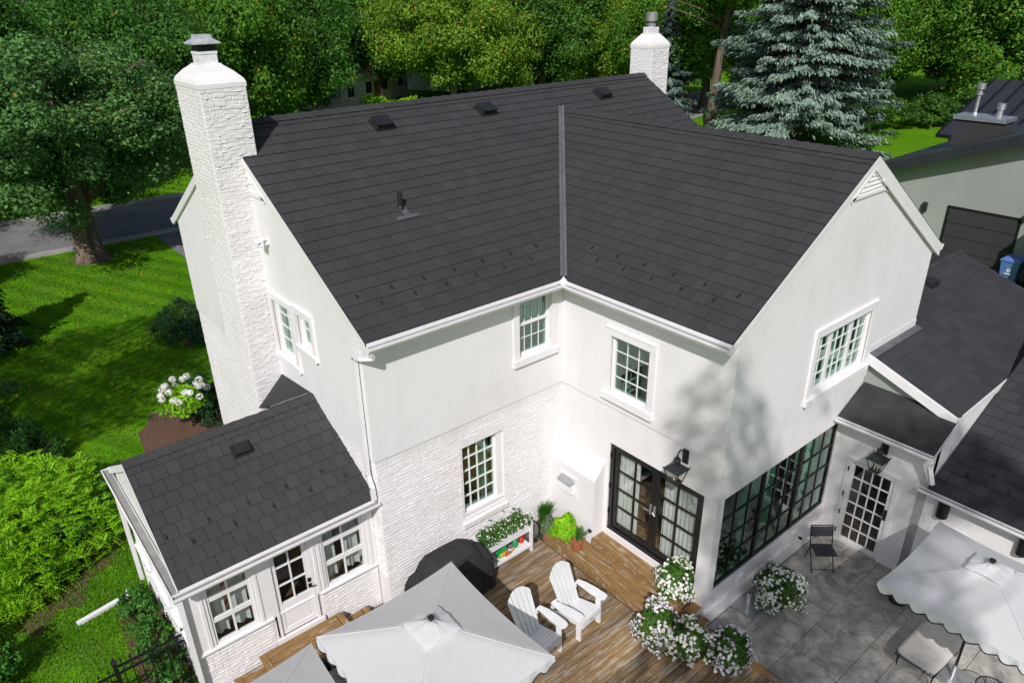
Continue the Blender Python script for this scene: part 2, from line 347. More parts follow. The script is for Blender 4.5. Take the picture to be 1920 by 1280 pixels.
# ------------------------------------------------------------------ architecture helpers
HS = 2.9; L, W, B, D = 4.175, 3.726, 6.366, 8.462
P1, P2, OV, GV, HE, HE2 = .5786, .6385, .26, .07, 5.15, 5.135
YR, HR = D/2, HE+P1*(D/2+OV); XR, HW = B/2, HE2+P2*(B/2+OV); XE = 6.78
def wall(par, M, w, z0, z1, ops, mat, name='wall', th=.18, apex=None, x0=0):
    m = MB(); us = sorted({x0, w}|{u for o in ops for u in o[:2]}); zs = sorted({z0, z1}|{z for o in ops for z in o[2:]})
    us = [u for u in us if x0 <= u <= w]; zs = [z for z in zs if z0 <= z <= z1]
    for a, b in zip(us, us[1:]):
        for c_, d_ in zip(zs, zs[1:]):
            um, zm = (a+b)/2, (c_+d_)/2
            if any(o[0] < um < o[1] and o[2] < zm < o[3] for o in ops): continue
            m.quad((a,0,c_),(b,0,c_),(b,0,d_),(a,0,d_)); m.quad((a,th,d_),(b,th,d_),(b,th,c_),(a,th,c_))
    for a, b, c_, d_ in ops:
        for p, q in (((a,c_),(a,d_)),((b,d_),(b,c_)),((a,d_),(b,d_)),((b,c_),(a,c_))):
            m.quad((p[0],0,p[1]),(q[0],0,q[1]),(q[0],th,q[1]),(p[0],th,p[1]))
    for p, q in (((x0,z1),(x0,z0)),((w,z0),(w,z1)),((x0,z0),(w,z0)))+((((w,z1),(x0,z1)),) if not apex else ()):
        m.quad((p[0],0,p[1]),(q[0],0,q[1]),(q[0],th,q[1]),(p[0],th,p[1]))
    if apex:
        pg = [(x0,z1)]+[(w,z1)]+list(apex)
        m.quad(*[(x,0,z) for x, z in pg]); m.quad(*[(x,th,z) for x, z in pg][::-1])
    return m.build(name, mat, par, M)
def window(par, M, x0, x1, z0, z1, secs, rows, fw=.045, mw=.018, mull=.05, y=.06, fmat='trim', gmat='glass', name='window', trim=None, sill=None, rail=None, mun=None, drape=(), dm='curtain'):
    f = MB(); ya, yb = y, y+.06
    f.box(x0, x0+fw, ya, yb, z0, z1); f.box(x1-fw, x1, ya, yb, z0, z1)
    f.box(x0+fw, x1-fw, ya, yb, z0, z0+fw); f.box(x0+fw, x1-fw, ya, yb, z1-fw, z1)
    tot = sum(s[0] for s in secs); gx = x0+fw; av = x1-x0-2*fw-mull*(len(secs)-1); cells = []
    for i, (fr_, cols) in enumerate(secs):
        sw = av*fr_/tot
        if i: f.box(gx-mull, gx, ya-.008, yb, z0+fw, z1-fw)
        cells.append((gx, gx+sw, cols)); gx += sw+mull
    wobj = f.build(name, fmat, par, M); za, zb = z0+fw, z1-fw; rh = (zb-za)/rows; pm = mun or fmat
    for a, b, cols in cells:
        cw = (b-a)/cols; mv = rail or mw
        for j in range(1, cols): MB().box(a+j*cw-mw/2, a+j*cw+mw/2, y+.012, y+.046, za, zb).build('muntin', pm, wobj)
        for k in range(1, rows): MB().box(a, b, y+.010, y+.048, za+k*rh-mv/2, za+k*rh+mv/2).build('rail' if rail else 'muntin', pm, wobj)
        for j in range(cols):
            for k in range(rows): MB().box(a+j*cw+.002, a+(j+1)*cw-.002, y+.026, y+.031, za+k*rh+.002, za+(k+1)*rh-.002).build('pane', gmat, wobj)
    if trim:
        tw, pr_ = trim; t_ = MB()
        t_.box(x0-tw, x0, -pr_, .01, z0, z1); t_.box(x1, x1+tw, -pr_, .01, z0, z1); t_.box(x0-tw, x1+tw, -pr_-.006, .012, z1, z1+tw)
        t_.build('window_trim', 'stucco', wobj)
        MB().box(x0-tw-.006, x1+tw+.006, -pr_-.014, .013, z1+tw, z1+tw+.022).build('drip_moulding', 'stucco', wobj)
    if sill:
        sw, pr_, sh = sill
        MB().prism([(x0-sw, .01, z0), (x0-sw, -pr_, z0-.02), (x0-sw, -pr_, z0-sh), (x0-sw, .01, z0-sh)], (x1-x0+2*sw, 0, 0)).build('sill', 'trim', wobj)
    for (a, b, top, bot, yy) in drape:
        n = max(8, int((b-a)/.03)); c_ = MB(); vs = []
        for i in range(n+1):
            x = a+(b-a)*i/n; d_ = yy+.03*math.sin(i*1.35+random.random()*.5); vs += [(x, d_, bot), (x, d_+.004, top)]
        c_.add(vs, [(2*i, 2*i+2, 2*i+3, 2*i+1) for i in range(n)]).build('curtain', dm, wobj, None, True)
    return wobj
def gutter(par, M, x0, x1, zt, yb, d=.125, h=.105, caps=True):
    pg = [(0,0),(0,-h),(-.075,-h),(-d+.006,-.045),(-d,-.04),(-d,0),(-d+.02,0),(-d+.02,-.012),(-d+.012,-.035),(-.072,-h+.012),(-.008,-h+.012),(-.008,0)]
    m = MB().prism([(x0, yb+a, zt+b) for a, b in pg], (x1-x0, 0, 0))
    for x in ((x0-.004, x1+.001) if caps else ()):
        m.prism([(x, yb+a, zt+b) for a, b in pg[:6]], (.003, 0, 0))
    g = m.build('gutter', 'trim', par, M)
    MB().box(x0+.002, x1-.002, yb-d+.021, yb-.010, zt-.040, zt-.030).build('gutter_bed', 'gutter_bed', g)
    return g
def downspout(par, pts, w=.075, name='downspout', mat='trim'):
    m = MB(); pts = [Vector(p) for p in pts]
    for a, b in zip(pts, pts[1:]):
        d = (b-a); ln = d.length; q = d.to_track_quat('Z', 'Y').to_matrix().to_4x4(); m.box(-w/2, w/2, -w*.4, w*.4, -.012, ln+.012, Matrix.Translation(a) @ q)
    return m.build(name, mat, par)
def rake(par, p0, p1, drop, th, mat='trim', name='rake_board', off=(0,0,-.005)):
    off = Vector(off)-Vector(th).normalized()*.007; p0, p1 = Vector(p0)+off, Vector(p1)+off; dz = Vector((0,0,-drop))
    return MB().prism([p0, p1, p1+dz, p0+dz], th).build(name, mat, par)
def clip(poly, a, b, c):        # keep a*u+b*v<=c
    out = []
    for i, p in enumerate(poly):
        q = poly[(i+1) % len(poly)]; dp = a*p[0]+b*p[1]-c; dq = a*q[0]+b*q[1]-c
        if dp <= 0: out.append(p)
        if dp*dq < 0: s_ = dp/(dp-dq); out.append((p[0]+(q[0]-p[0])*s_, p[1]+(q[1]-p[1])*s_))
    return out
def tile_geo(poly, v0, ch, lo=.0175, hi=.003):
    """one tile in slope space (u along the eave, v up the slope, n out): thick butt undercut at the lower edge"""
    vs = []; n = len(poly)
    for u, v in poly: vs.append((u, v, lo-(lo-hi)*(v-v0)/ch))
    for u, v in poly: vs.append((u, v+(.012 if v-v0 < 1e-4 else 0), -.002))
    return vs, [tuple(range(n))]+[(i, n+i, n+(i+1) % n, (i+1) % n) for i in range(n)]
def tile_roof(roof, F, u0, u1, vlen, ch, tw, mat, maxn, name='roof_tile', keep=None, rows=None, field_par=None):
    """F: matrix slope space -> parent space.  keep(poly)->list of polygons"""
    ncs = rows or int(math.ceil(vlen/ch-.15)); tiles = []
    for k in range(ncs):
        v0 = k*ch; v1 = min(v0+ch+.018, vlen); u = u0-((k % 2)*.5+random.uniform(-.12, .12))*tw
        while u < u1:
            a, b = max(u, u0), min(u+tw, u1); u += tw
            if b-a < .03: continue
            pg = [(a+.0036, v0), (b-.0036, v0), (b-.0036, v1), (a+.0036, v1)]
            whole = abs(b-a-tw) < 1e-6 and v1 == v0+ch+.018
            for p in (keep(pg) if keep else [pg]):
                if len(p) >= 3: tiles.append((p, v0, whole and p is pg))
    return [(F, p, v0, w, tw, ch, mat) for p, v0, w in tiles]
def emit_tiles(tiles, roof, maxn, name='roof_tile'):
    cs = []
    for tl in tiles:
        F, p, v0 = tl[:3]; ctr = F @ Vector((sum(q[0] for q in p)/len(p), sum(q[1] for q in p)/len(p), 0)); cs.append((ctr-CAMP).length)
    order = np.argsort(cs); cache = {}; field = MB()
    for r_, i in enumerate(order):
        F, p, v0, w, tw, ch, mat = tiles[i]; lift = random.uniform(0, .0035)
        if r_ < maxn:
            if w:
                key = (tw, ch)
                if key not in cache:
                    vs, fs = tile_geo([(.0036, 0), (tw-.0036, 0), (tw-.0036, ch+.018), (.0036, ch+.018)], 0, ch); cache[key] = MB().add(vs, fs).mesh(name); cache[key].materials.append(MATS[mat])
                put(name, cache[key], mat, roof, F @ Matrix.Translation((p[0][0]-.0036, v0, lift)))
            else:
                o0 = p[0]; vs, fs = tile_geo([(q[0]-o0[0], q[1]-v0) for q in p], 0, ch); MB().add(vs, fs).build(name, mat, roof, F @ Matrix.Translation((o0[0], v0, lift)))
        else:
            vs, fs = tile_geo(p, v0, ch); field.add([F @ Vector((a, b, c_+lift)) for a, b, c_ in vs], fs)
    if field.v: field.build(name+'s', tiles[0][6], roof, None, False, 'stuff')
def slopeF(o, udir, vdir):
    u = Vector(udir).normalized(); v = Vector(vdir).normalized(); n = u.cross(v)
    return Matrix(((u.x,v.x,n.x,o[0]),(u.y,v.y,n.y,o[1]),(u.z,v.z,n.z,o[2]),(0,0,0,1)))
def ridge_caps(roof, p0, p1, sl, mat='roof_tile', step=.24):
    p0, p1 = Vector(p0), Vector(p1); d = (p1-p0).normalized(); n = int((p1-p0).length/step); s_ = Vector((-d.y, d.x, 0)); me = None
    ln = (p1-p0).length/n
    for i in range(n):
        if me is None:
            w = .13; m = MB(); A = [(0, -w, -w*sl+.034), (0, 0, .045), (0, w, -w*sl+.034)]; Bq = [(ln+.02, -w, -w*sl+.018), (ln+.02, 0, .026), (ln+.02, w, -w*sl+.018)]
            m.add(A+Bq+[(0, -w, -w*sl+.012), (0, 0, .022), (0, w, -w*sl+.012)], [(0,3,4,1), (1,4,5,2), (6,0,1,7), (7,1,2,8)]); me = m.mesh('ridge_tile'); me.materials.append(MATS[mat])
        put('ridge_tile', me, mat, roof, Matrix.Translation(p0+d*ln*i) @ Matrix.Rotation(math.atan2(d.y, d.x), 4, 'Z'))
def guard_mesh():
    m = MB(); m.box(-.017, .017, -.01, .062, .0, .003); m.box(-.0025, .0025, -.024, .012, .003, .03); m.prism([(-.019, -.024, .003), (.019, -.024, .003), (.0, -.032, .028)], (0, .006, 0)); m.box(-.017, .017, .034, .037, .003, .010)
    return m.mesh('snow_guard')
GUARD = guard_mesh(); GUARD.materials.append(MATS['lantern_metal'])
def bricks(par, M, x0, x1, z0, z1, ops=(), name='brickwork', bh=.068, bw=.212, proud=.010, weep=.75, rough=1.0, soldier=None, top=None):
    """painted brick relief: every brick its own lump, with mortar squeezed out along the bed joints"""
    m = MB(); nr = int((z1-z0)/bh); bh = (z1-z0)/nr
    def ok(a, b, c_, d_): return not any(a < o[1]-.001 and b > o[0]+.001 and c_ < o[3]-.001 and d_ > o[2]+.001 for o in ops)
    def one(a, b, c_, d_):
        g = .0045; p = proud*random.uniform(.35, 1.0)*rough+.002; j = lambda s_=.004: random.uniform(-s_, s_)*rough
        q = [(a+g, .002, c_+g), (b-g, .002, c_+g), (b-g, .002, d_-g), (a+g, .002, d_-g)]
        f_ = [(a+g+.004+j(), -p+j(.003), c_+g+.004+j()), (b-g-.004+j(), -p+j(.003), c_+g+.004+j()), (b-g-.004+j(), -p+j(.003), d_-g-.004+j()), (a+g+.004+j(), -p+j(.003), d_-g-.004+j())]
        m.add(q+f_, [(4,5,6,7), (0,1,5,4), (1,2,6,5), (2,3,7,6), (3,0,4,7)])
        if random.random() < weep:
            w_ = min(b-a, random.uniform(.04, .19)); s0 = random.uniform(a, b-w_); hh = random.uniform(.010, .024); pp = p+random.uniform(.004, .017)*rough; zc = c_+random.uniform(-.006, .008); n_ = 4; vs = []
            for i in range(n_+1):
                x = s0+w_*i/n_; k = math.sin(math.pi*(.12+.76*i/n_))*random.uniform(.6, 1.1); dz = random.uniform(-.006, .006)
                vs += [(x, .0, zc+hh*.7*k+dz), (x, -pp*k-.001, zc-.2*hh+dz), (x, -.0, zc-hh*.8*k+dz)]
            m.add(vs, [f_2 for i in range(n_) for f_2 in ((3*i, 3*i+1, 3*i+4, 3*i+3), (3*i+1, 3*i+2, 3*i+5, 3*i+4))])
    for r_ in range(nr):
        za = z0+r_*bh; zb = za+bh; x = x0-(bw/2 if r_ % 2 else 0)
        while x < x1:
            a, b = max(x, x0), min(x+bw, x1); x += bw
            if b-a < .03: continue
            for o in ops:            # trim bricks that run into an opening
                if za < o[3]-.01 and zb > o[2]+.01:
                    if a < o[0] < b: b = o[0]
                    elif a < o[1] < b: a = o[1]
            if b-a > .025 and ok(a, b, za, zb): one(a, b, za, zb)
    return m.build(name, 'brick_paint', par, M, False, 'stuff')
def louvre(par, M, pts, mat='trim'):
    """triangular gable vent: frame, dark back and slats, in the plane of the wall (x, z)"""
    (xa, za), (xb, zb), (xt, zt) = pts
    v = MB(); v.prism([(xa, .004, za), (xb, .004, zb), (xt, .004, zt)], (0, .006, 0)); v = v.build('louvre_vent', 'interior_dark', par, M)
    fw = .05; f = MB()
    for p, q in (((xa,za),(xb,zb)), ((xb,zb),(xt,zt)), ((xt,zt),(xa,za))):
        d = Vector((q[0]-p[0], q[1]-p[1])).normalized(); n = Vector((-d.y, d.x))*fw
        f.prism([(p[0], -.03, p[1]), (q[0], -.03, q[1]), (q[0]+n.x, -.03, q[1]+n.y), (p[0]+n.x, -.03, p[1]+n.y)], (0, .03, 0))
    f.build('vent_frame', mat, v)
    k = 5
    for i in range(k):
        z = za+(zt-za)*(i+.55)/(k+.9); s_ = (z-za)/(zt-za); a = xa+(xt-xa)*s_+.03; b = xb+(xt-xb)*s_-.03
        if b-a > .03: MB().prism([(a, -.024, z-.018), (a, .0, z+.028), (a, .003, z+.020), (a, -.02, z-.024)], (b-a, 0, 0)).build('slat', mat, v)

# ------------------------------------------------------------------ main house
house = thing('house', 'large white two-storey house with charcoal tiled roof in two wings', 'house')
S0 = FR(-L, 0); MW = FR(-L, D-.18, 0, WEST); WW = FR(0, 0, 0, WEST); WS = FR(0, -W); up = .025
# main south wall (local x = world x + L)
w4 = (1.72, 2.66, .93, 2.40); w1 = (L-1.12, L-.36, 3.78, 4.98)
wall(house, FR(-L, .0), L+.0, GZ, HS, [w4], 'brick_paint', 'brick_wall')
bricks(house, FR(-L, 0), 0, L-.001, -.36, HS-.15, [(w4[0]-.03, w4[1]+.0, w4[2]-.32, w4[3]+.2)])
sb = MB()
for i in range(int(L/.075)):          # soldier course under the stucco and over the window
    a = i*.0745+.004; p = random.uniform(.004, .012); sb.box(a, a+.066, -p, .003, HS-.148, HS-.012)
sb.build('soldier_course', 'brick_paint', house, FR(-L, 0))
sb = MB()
for i in range(13):
    a = w4[0]-.02+i*.0765; p = random.uniform(.006, .014); sb.box(a, a+.068, -p, .003, w4[3]+.012, w4[3]+.19)
sb.build('window_lintel', 'brick_paint', house, FR(-L, 0))
sb = MB()
for i in range(14):
    a = w4[0]-.06+i*.076; p = random.uniform(.045, .06); sb.prism([(a, .004, w4[2]-.15), (a, -p, w4[2]-.19), (a, -p+.004, w4[2]-.30), (a, .004, w4[2]-.30)], (.068, 0, 0))
sb.build('brick_sill', 'brick_paint', house, FR(-L, 0))
wall(house, FR(-L-up, -up), L+up, HS, 5.04, [(w1[0]+up, w1[1]+up, w1[2], w1[3])], 'stucco', th=.2)
window(house, FR(-L, 0), w4[0], w4[1]-.14, w4[2], w4[3], [(1, 4)], 5, .035, .024, y=.09, gmat='glass', fmat='trim', drape=[(w4[0]+.55, w4[1]-.16, 2.4, .95, .3)])
MB().box(w4[1]-.14, w4[1]-.0, .03, .16, w4[2], w4[3]).build('window_jamb', 'trim', house, FR(-L, 0))
MB().prism([(w4[0], .16, w4[2]+.01), (w4[0], -.012, w4[2]-.10), (w4[0], -.012, w4[2]-.15), (w4[0], .16, w4[2]-.15)], (w4[1]-w4[0], 0, 0)).build('window_sill', 'trim', house, FR(-L, 0))
window(house, FR(-L, -up), w1[0], w1[1], w1[2], w1[3], [(1, 4)], 4, .04, .006, y=.07, trim=(.13, .035), sill=(.15, .07, .15), drape=[(w1[0]+.03, w1[1]-.03, 4.95, 4.36, .17)])
MB().box(w1[0]+.02, w1[1]-.02, .055, .1, 4.36, 4.405).build('meeting_rail', 'trim', house, FR(-L, -up))
# main west gable (local x runs from y = D down to y = 0)
gx = lambda y: D-.0-y
MW = FR(-L, D, 0, WEST)
wl = (gx(3.30), gx(2.50), 3.70, 4.80); wsm = (gx(2.24), gx(1.70), 4.22, 4.84)
wall(house, MW, D-.18, GZ, HS, [], 'brick_paint', 'brick_wall')
bricks(house, MW, gx(8.46), gx(4.62), GZ, HS-.03, bh=.068, weep=.35, rough=.7)
bricks(house, MW, gx(3.35), gx(.0), .4, HS-.03, weep=.5)
wall(house, FR(-L-up, D, 0, WEST), D-.175, HS, 5.04, [wl, wsm], 'stucco', th=.2, apex=[(D+.025, 5.04), (D+.02, 5.12), (gx(YR), HR-.05), (-.02, 5.12)])
window(house, FR(-L-up, D, 0, WEST), *wl, [(1, 2)], 4, .05, .014, y=.08, trim=(.10, .04), sill=(.12, .07, .12))
window(house, FR(-L-up, D, 0, WEST), *wsm, [(1, 2)], 2, .05, .014, y=.08, trim=(.10, .04), sill=(.12, .07, .11))
louvre(house, FR(-L-up, D, 0, WEST), [(gx(YR+1.42), 6.66), (gx(YR-1.42), 6.66), (gx(YR), HR-.24)])
# wing west wall (local x = -world y)
w2 = (1.27, 2.14, 3.22, 4.34); fd = (1.32, 3.46, .14, 2.13)
wall(house, WW, W-.18, GZ, HS, [fd], 'stucco', x0=0)
wall(house, FR(-up, 0, 0, WEST), W-.1, HS, 5.04, [w2], 'stucco', th=.125, x0=up)
window(house, FR(-up, 0, 0, WEST), *w2, [(1, 3)], 4, .05, .012, y=.05, trim=(.13, .035), sill=(.15, .08, .15))
# bump-out beside the french door
MB().add([(-.3,-1.245,-.4),(-.3,.02,-.4),(-.3,.02,1.315),(-.3,-1.245,1.315),(.01,-1.245,-.4),(.01,.02,-.4),(.01,.02,1.70),(.01,-1.245,1.70)],
         [(0,3,2,1),(3,7,6,2),(0,4,7,3),(4,5,6,7)]).build('flue_chase', 'stucco', house)
# french doors
def french(par, M):
    x0, x1, z0, z1 = fd; f = MB(); y = .03
    f.box(x0, x0+.085, y, y+.12, z0, z1); f.box(x1-.085, x1, y, y+.12, z0, z1); f.box(x0+.085, x1-.085, y, y+.12, z1-.085, z1); f.box(x0+.085, x1-.085, y-.01, y+.14, z0, z0+.05)
    fo = f.build('french_door', 'black_frame', par, M); mid = (x0+x1)/2
    for a, b in ((x0+.088, mid-.002), (mid+.002, x1-.088)):
        d = MB(); za, zb = z0+.055, z1-.09; s_ = .075
        d.box(a, a+s_, y+.03, y+.085, za, zb); d.box(b-s_, b, y+.03, y+.085, za, zb); d.box(a+s_, b-s_, y+.03, y+.085, za, za+.11); d.box(a+s_, b-s_, y+.03, y+.085, zb-s_, zb)
        lf = d.build('door_leaf', 'black_frame', fo); ga, gb, gc, gd = a+s_, b-s_, za+.11, zb-s_; m_ = MB(); gm = (ga+gb)/2; rh = (gd-gc)/4
        m_.box(gm-.014, gm+.014, y+.04, y+.075, gc, gd)
        for k in range(1, 4): m_.box(ga, gb, y+.042, y+.073, gc+k*rh-.014, gc+k*rh+.014)
        m_.build('muntins', 'black_frame', fo)
        for i in range(2):
            for k in range(4): MB().box((ga, gm)[i]+.002, (gm, gb)[i]-.002, y+.055, y+.06, gc+k*rh+.002, gc+(k+1)*rh-.002).build('pane', 'clear_glass', fo)
    h = MB(); h.box(mid-.06, mid-.03, y-.005, y+.03, 1.06, 1.28); h.tube([(mid-.045, y-.02, 1.17), (mid-.045, y-.05, 1.17), (mid-.16, y-.05, 1.165)], .011, 6); h.tube([(mid+.045, y+.02, 1.17), (mid+.045, y-.05, 1.17), (mid+.10, y-.05, 1.12)], .013, 6)
    h.box(mid+.03, mid+.06, y-.005, y+.03, 1.06, 1.28); h.build('handle', 'galvanised', fo)
    for a, b in ((x0+.10, x0+.62), (mid+.10, x1-.10)):
        n = int((b-a)*55); vs = []
        for i in range(n+1):
            xx = a+(b-a)*i/n; d_ = .205+.03*math.sin(i*1.25+random.random()*.6); vs += [(xx, d_, z0+.03), (xx, d_, z1-.02)]
        MB().add(vs, [(2*i, 2*i+2, 2*i+3, 2*i+1) for i in range(n)]).build('curtain', 'curtain', fo, None, True)
    for z in (.5, 1.1, 1.8): MB().tube([(x0+.02, y-.012, z), (x0+.02, y-.012, z+.11)], .014, 6).build('hinge', 'black_metal', fo)
    MB().box(x0-.02, x1+.02, -.035, .03, .0, z0).build('threshold', 'trim', fo)
    return fo
french(house, WW)
# wing south gable wall
bw = (.20, 3.93, .10, 2.12); w3 = (2.36, 4.24, 3.27, 4.42)
wall(house, WS, B, GZ, HS, [bw], 'stucco')
wall(house, FR(-up, -W-up), B+2*up, HS, 5.06, [(w3[0]+up, w3[1]+up, w3[2], w3[3])], 'stucco', th=.125, apex=[(B+2*up+.0, 5.10), (XR+up, HW-.05), (0, 5.10)])
window(house, FR(0, -W-up), *w3, [(1, 2), (1.3, 3), (1, 2)], 4, .055, .010, .085, y=.06, trim=(.13, .035), sill=(.15, .08, .15), drape=[(w3[0]+.66, w3[0]+1.12, 4.4, 3.3, .22)])
louvre(house, FR(0, -W-up), [(XR-.62, 6.70), (XR+.62, 6.70), (XR, HW-.20)])
blackw = window(house, WS, *bw, [(1, 3), (1, 3), (.95, 3)], 4, .06, .024, .06, y=.035, fmat='black_frame', name='picture_window',
    drape=[(.30, .62, 2.1, .12, .32), (1.32, 1.62, 2.1, .12, .32), (2.02, 2.32, 2.1, .12, .32), (3.20, 3.86, 2.1, .12, .34)])
pl = MB()      # plinth band under the picture window
pl.box(-.03, B*.62, -.055, .01, GZ, -.26); pl.box(-.02, B*.62, -.03, .012, -.26, -.235); pl.build('plinth', 'stucco', house, WS)
for x in (.95, 2.75):
    MB().prism([(x, .01, .02), (x, -.045, -.02), (x, -.06, -.19), (x, .01, -.19)], (.17, 0, 0)).build('vent_hood', 'trim', house, WS)
MB().lathe([(.0, -.03), (.028, -.03), (.028, .03), (0, .03)], 8).build('hose_bib', 'black_metal', house, Matrix.Translation((3.05, -W-.07, -.25)) @ Matrix.Rotation(R(90), 4, 'X'))
# hidden sides, floors, interior
wall(house, FR(B, -W+.18, 0, EAST), W-.18, GZ, 5.04, [], 'stucco'); wall(house, FR(6.71, 0, 0, EAST), D-.18, GZ, 5.04, [], 'stucco', apex=[(D, 5.04), (YR, HR-.06), (0, 5.04)])
wall(house, FR(6.71, D, 0, NORTH), L+6.71, GZ, 5.04, [], 'stucco')
fl = MB(); fl.box(-L+.19, 6.5, .19, D-.2, -.02, .05); fl.box(.19, B-.19, -W+.19, .185, -.02, .05); fl.box(-L+.21, 6.5, .21, D-.21, 2.72, 2.84); fl.box(.21, B-.21, -W+.21, .2, 2.72, 2.84)
fl.build('floor', 'interior_floor', house)
pw = MB(); pw.box(.2, 6.5, .1, .18, .05, 2.72); pw.box(-L+.2, 6.5, 3.2, 3.28, .05, 2.72); pw.box(-L+.2, 6.5, 3.0, 3.08, 2.84, 5.0); pw.box(3.0, 3.08, -W+.2, 3.0, 2.84, 5.0); pw.box(-1.6, -1.52, .2, 3, 2.84, 5.0); pw.build('partition', 'interior_dark', house)
# dining table and bookcase seen through the picture window
bk = MB()
for z in (.5, .85, 1.2, 1.55, 1.9): bk.box(2.3, 3.1, -3.0, -2.7, z, z+.03)
for x in (2.28, 3.1): bk.box(x, x+.03, -3.0, -2.7, .05, 2.2)
bk.build('bookcase', 'trim', house)

# roof: sheathing then tiles
def vx(y): return -OV+(y+OV)*P1/P2 + (HE-HE2)/P2       # valley x at plan y
YV = -OV+(HW-HE)/P1
sh = MB(); th = Vector((0,0,-.07))
sm = lambda y: HE+P1*(y+OV); sn = lambda y: HE+P1*(D+OV-y); xw = lambda x: HE2+P2*(x+OV); xe = lambda x: HE2+P2*(B+OV-x)
xA, xB = -L-GV, XE
sh.prism([(xA,-OV,HE),(-OV,-OV,HE),(XR,YV,HW),(B+OV,-OV,HE),(xB,-OV,HE),(xB,YR,HR),(xA,YR,HR)], th)
sh.prism([(xA,YR,HR),(xB,YR,HR),(xB,D+OV,HE),(xA,D+OV,HE)], th)
sh.prism([(-OV,-W-GV,HE2),(XR,-W-GV,HW),(XR,YV,HW),(-OV,-OV,HE2)], th); sh.prism([(XR,-W-GV,HW),(B+OV,-W-GV,HE2),(B+OV,-OV,HE2),(XR,YV,HW)], th)
roof = sh.build('roof', 'roof_deck', house)
c1 = 1/math.sqrt(1+P1*P1); c2 = 1/math.sqrt(1+P2*P2)
FM = slopeF((xA, -OV, HE), (1,0,0), (0,1,P1)); slm = (YR+OV)/c1
FWg = slopeF((-OV, YV, HE2), (0,-1,0), (1,0,P2)); slw = (XR+OV)/c2
gapv = .055
def keep_main(pg):
    # plan coords: X = xA+u, Y = -OV+v*c1 ; valley lines
    dx, dy = XR+OV, YV+OV
    k = dx/dy*c1          # u <= (-OV-xA) - gap + v*k  (left of the valley)
    full = all(p[1]*c1-OV > YV-.02 for p in pg)
    if full: return [pg]
    a = clip(pg, 1, -k, -OV-xA-gapv)
    if len(a) == 4 and all(p in pg for p in a): return [pg]
    b = clip(pg, -1, -k, -(B+OV-xA+gapv))
    if len(b) == 4 and all(p in pg for p in b): return [pg]
    return [a, b]
def keep_wing(pg):
    # u measured south from y=YV ; valley: y <= -OV + (x+OV)*dy/dx  -> YV-u <= ...
    dy_dx = (YV+OV)/(XR+OV)*c2
    a = clip(pg, -1, -dy_dx, -(YV+OV)-gapv)
    return [pg] if len(a) == 4 and all(p in pg for p in a) else [a]
ch1 = slm/22; ch2 = slw/18
tiles = tile_roof(roof, FM, 0, xB-xA, slm, ch1, .27, 'roof_tile', 0, keep=keep_main)+tile_roof(roof, FWg, 0, YV+W+GV, slw, ch2, .27, 'roof_tile', 0, keep=keep_wing)
emit_tiles(tiles, roof, 300)
MB().prism([(xA,YR,HR+.004),(xB,YR,HR+.004),(xB,D+OV,HE+.004),(xA,D+OV,HE+.004)], (0,0,.012)).build('back_slope', 'roof_tile', roof)
MB().prism([(XR,-W-GV,HW+.004),(B+OV,-W-GV,HE2+.004),(B+OV,-OV,HE2+.004),(XR,YV,HW+.004)], (0,0,.012)).build('back_slope', 'roof_tile', roof)
ridge_caps(roof, (xA, YR, HR+.012), (xB, YR, HR+.012), P1); ridge_caps(roof, (XR, -W-GV, HW+.012), (XR, YV-.05, HW+.012), P2)
va, vb = Vector((-OV, -OV, HE+.012)), Vector((XR, YV, HW+.012)); dv = (vb-va)
pv = Vector((-dv.y, dv.x, 0)).normalized()
for s_ in (1, -1): MB().prism([va+Vector((0,0,.03)), vb+Vector((0,0,.03)), vb+pv*s_*.062+Vector((0,0,.062)), va+pv*s_*.062+Vector((0,0,.062))], (0,0,-.006)).build('valley_flashing', 'valley_metal', roof)
MB().prism([va+pv*.008+Vector((0,0,.034)), va-pv*.008+Vector((0,0,.034)), va+Vector((0,0,.052))], dv).build('valley_rib', 'valley_metal', roof)
for px in (-1.37, 1.17, 4.72):
    v_ = MB(); v_.box(-.21, .21, -.17, .17, 0, .012); v_.add([(-.19,-.15,.012),(.19,-.15,.012),(.19,.15,.012),(-.19,.15,.012),(-.165,-.145,.11),(.165,-.145,.11),(.165,.14,.075),(-.165,.14,.075)], [(4,5,6,7),(0,1,5,4),(1,2,6,5),(2,3,7,6),(3,0,4,7)])
    v_.box(-.185, .185, -.165, .145, .10, .115, Matrix.Rotation(-.08, 4, 'X'))
    v_.build('roof_vent', 'black_plastic', roof, slopeF((px, 3.72, sm(3.72)+.02), (1,0,0), (0,1,P1)))
pp = MB(); pp.lathe([(.045,-.05),(.045,.30),(.035,.30),(.035,.2)], 12); pp.lathe([(.075,0),(.06,.05),(.05,.07)], 12)
pp.build('vent_pipe', 'black_plastic', roof, Matrix.Translation((-2.22, 1.82, sm(1.82))))
pf = MB(); pf.box(-.22, .22, -.07, .0, .028, .034); pf.box(-.06, .06, 0, .2, .03, .036); pf.build('pipe_flashing', 'flashing', roof, slopeF((-2.2, 1.66, sm(1.66)), (1,0,0), (0,1,P1)))
for i in range(13): put('snow_guard', GUARD, 'black_metal', roof, slopeF((-3.92+i*.303, (.45, .24)[i % 2], sm((.45, .24)[i % 2])+.022), (1,0,0), (0,1,P1)))
for i in range(11): x_ = (.40, .22)[i % 2]; put('snow_guard', GUARD, 'black_metal', roof, slopeF((x_, -.29-i*.307, xw(x_)+.022), (0,-1,0), (1,0,P2)))
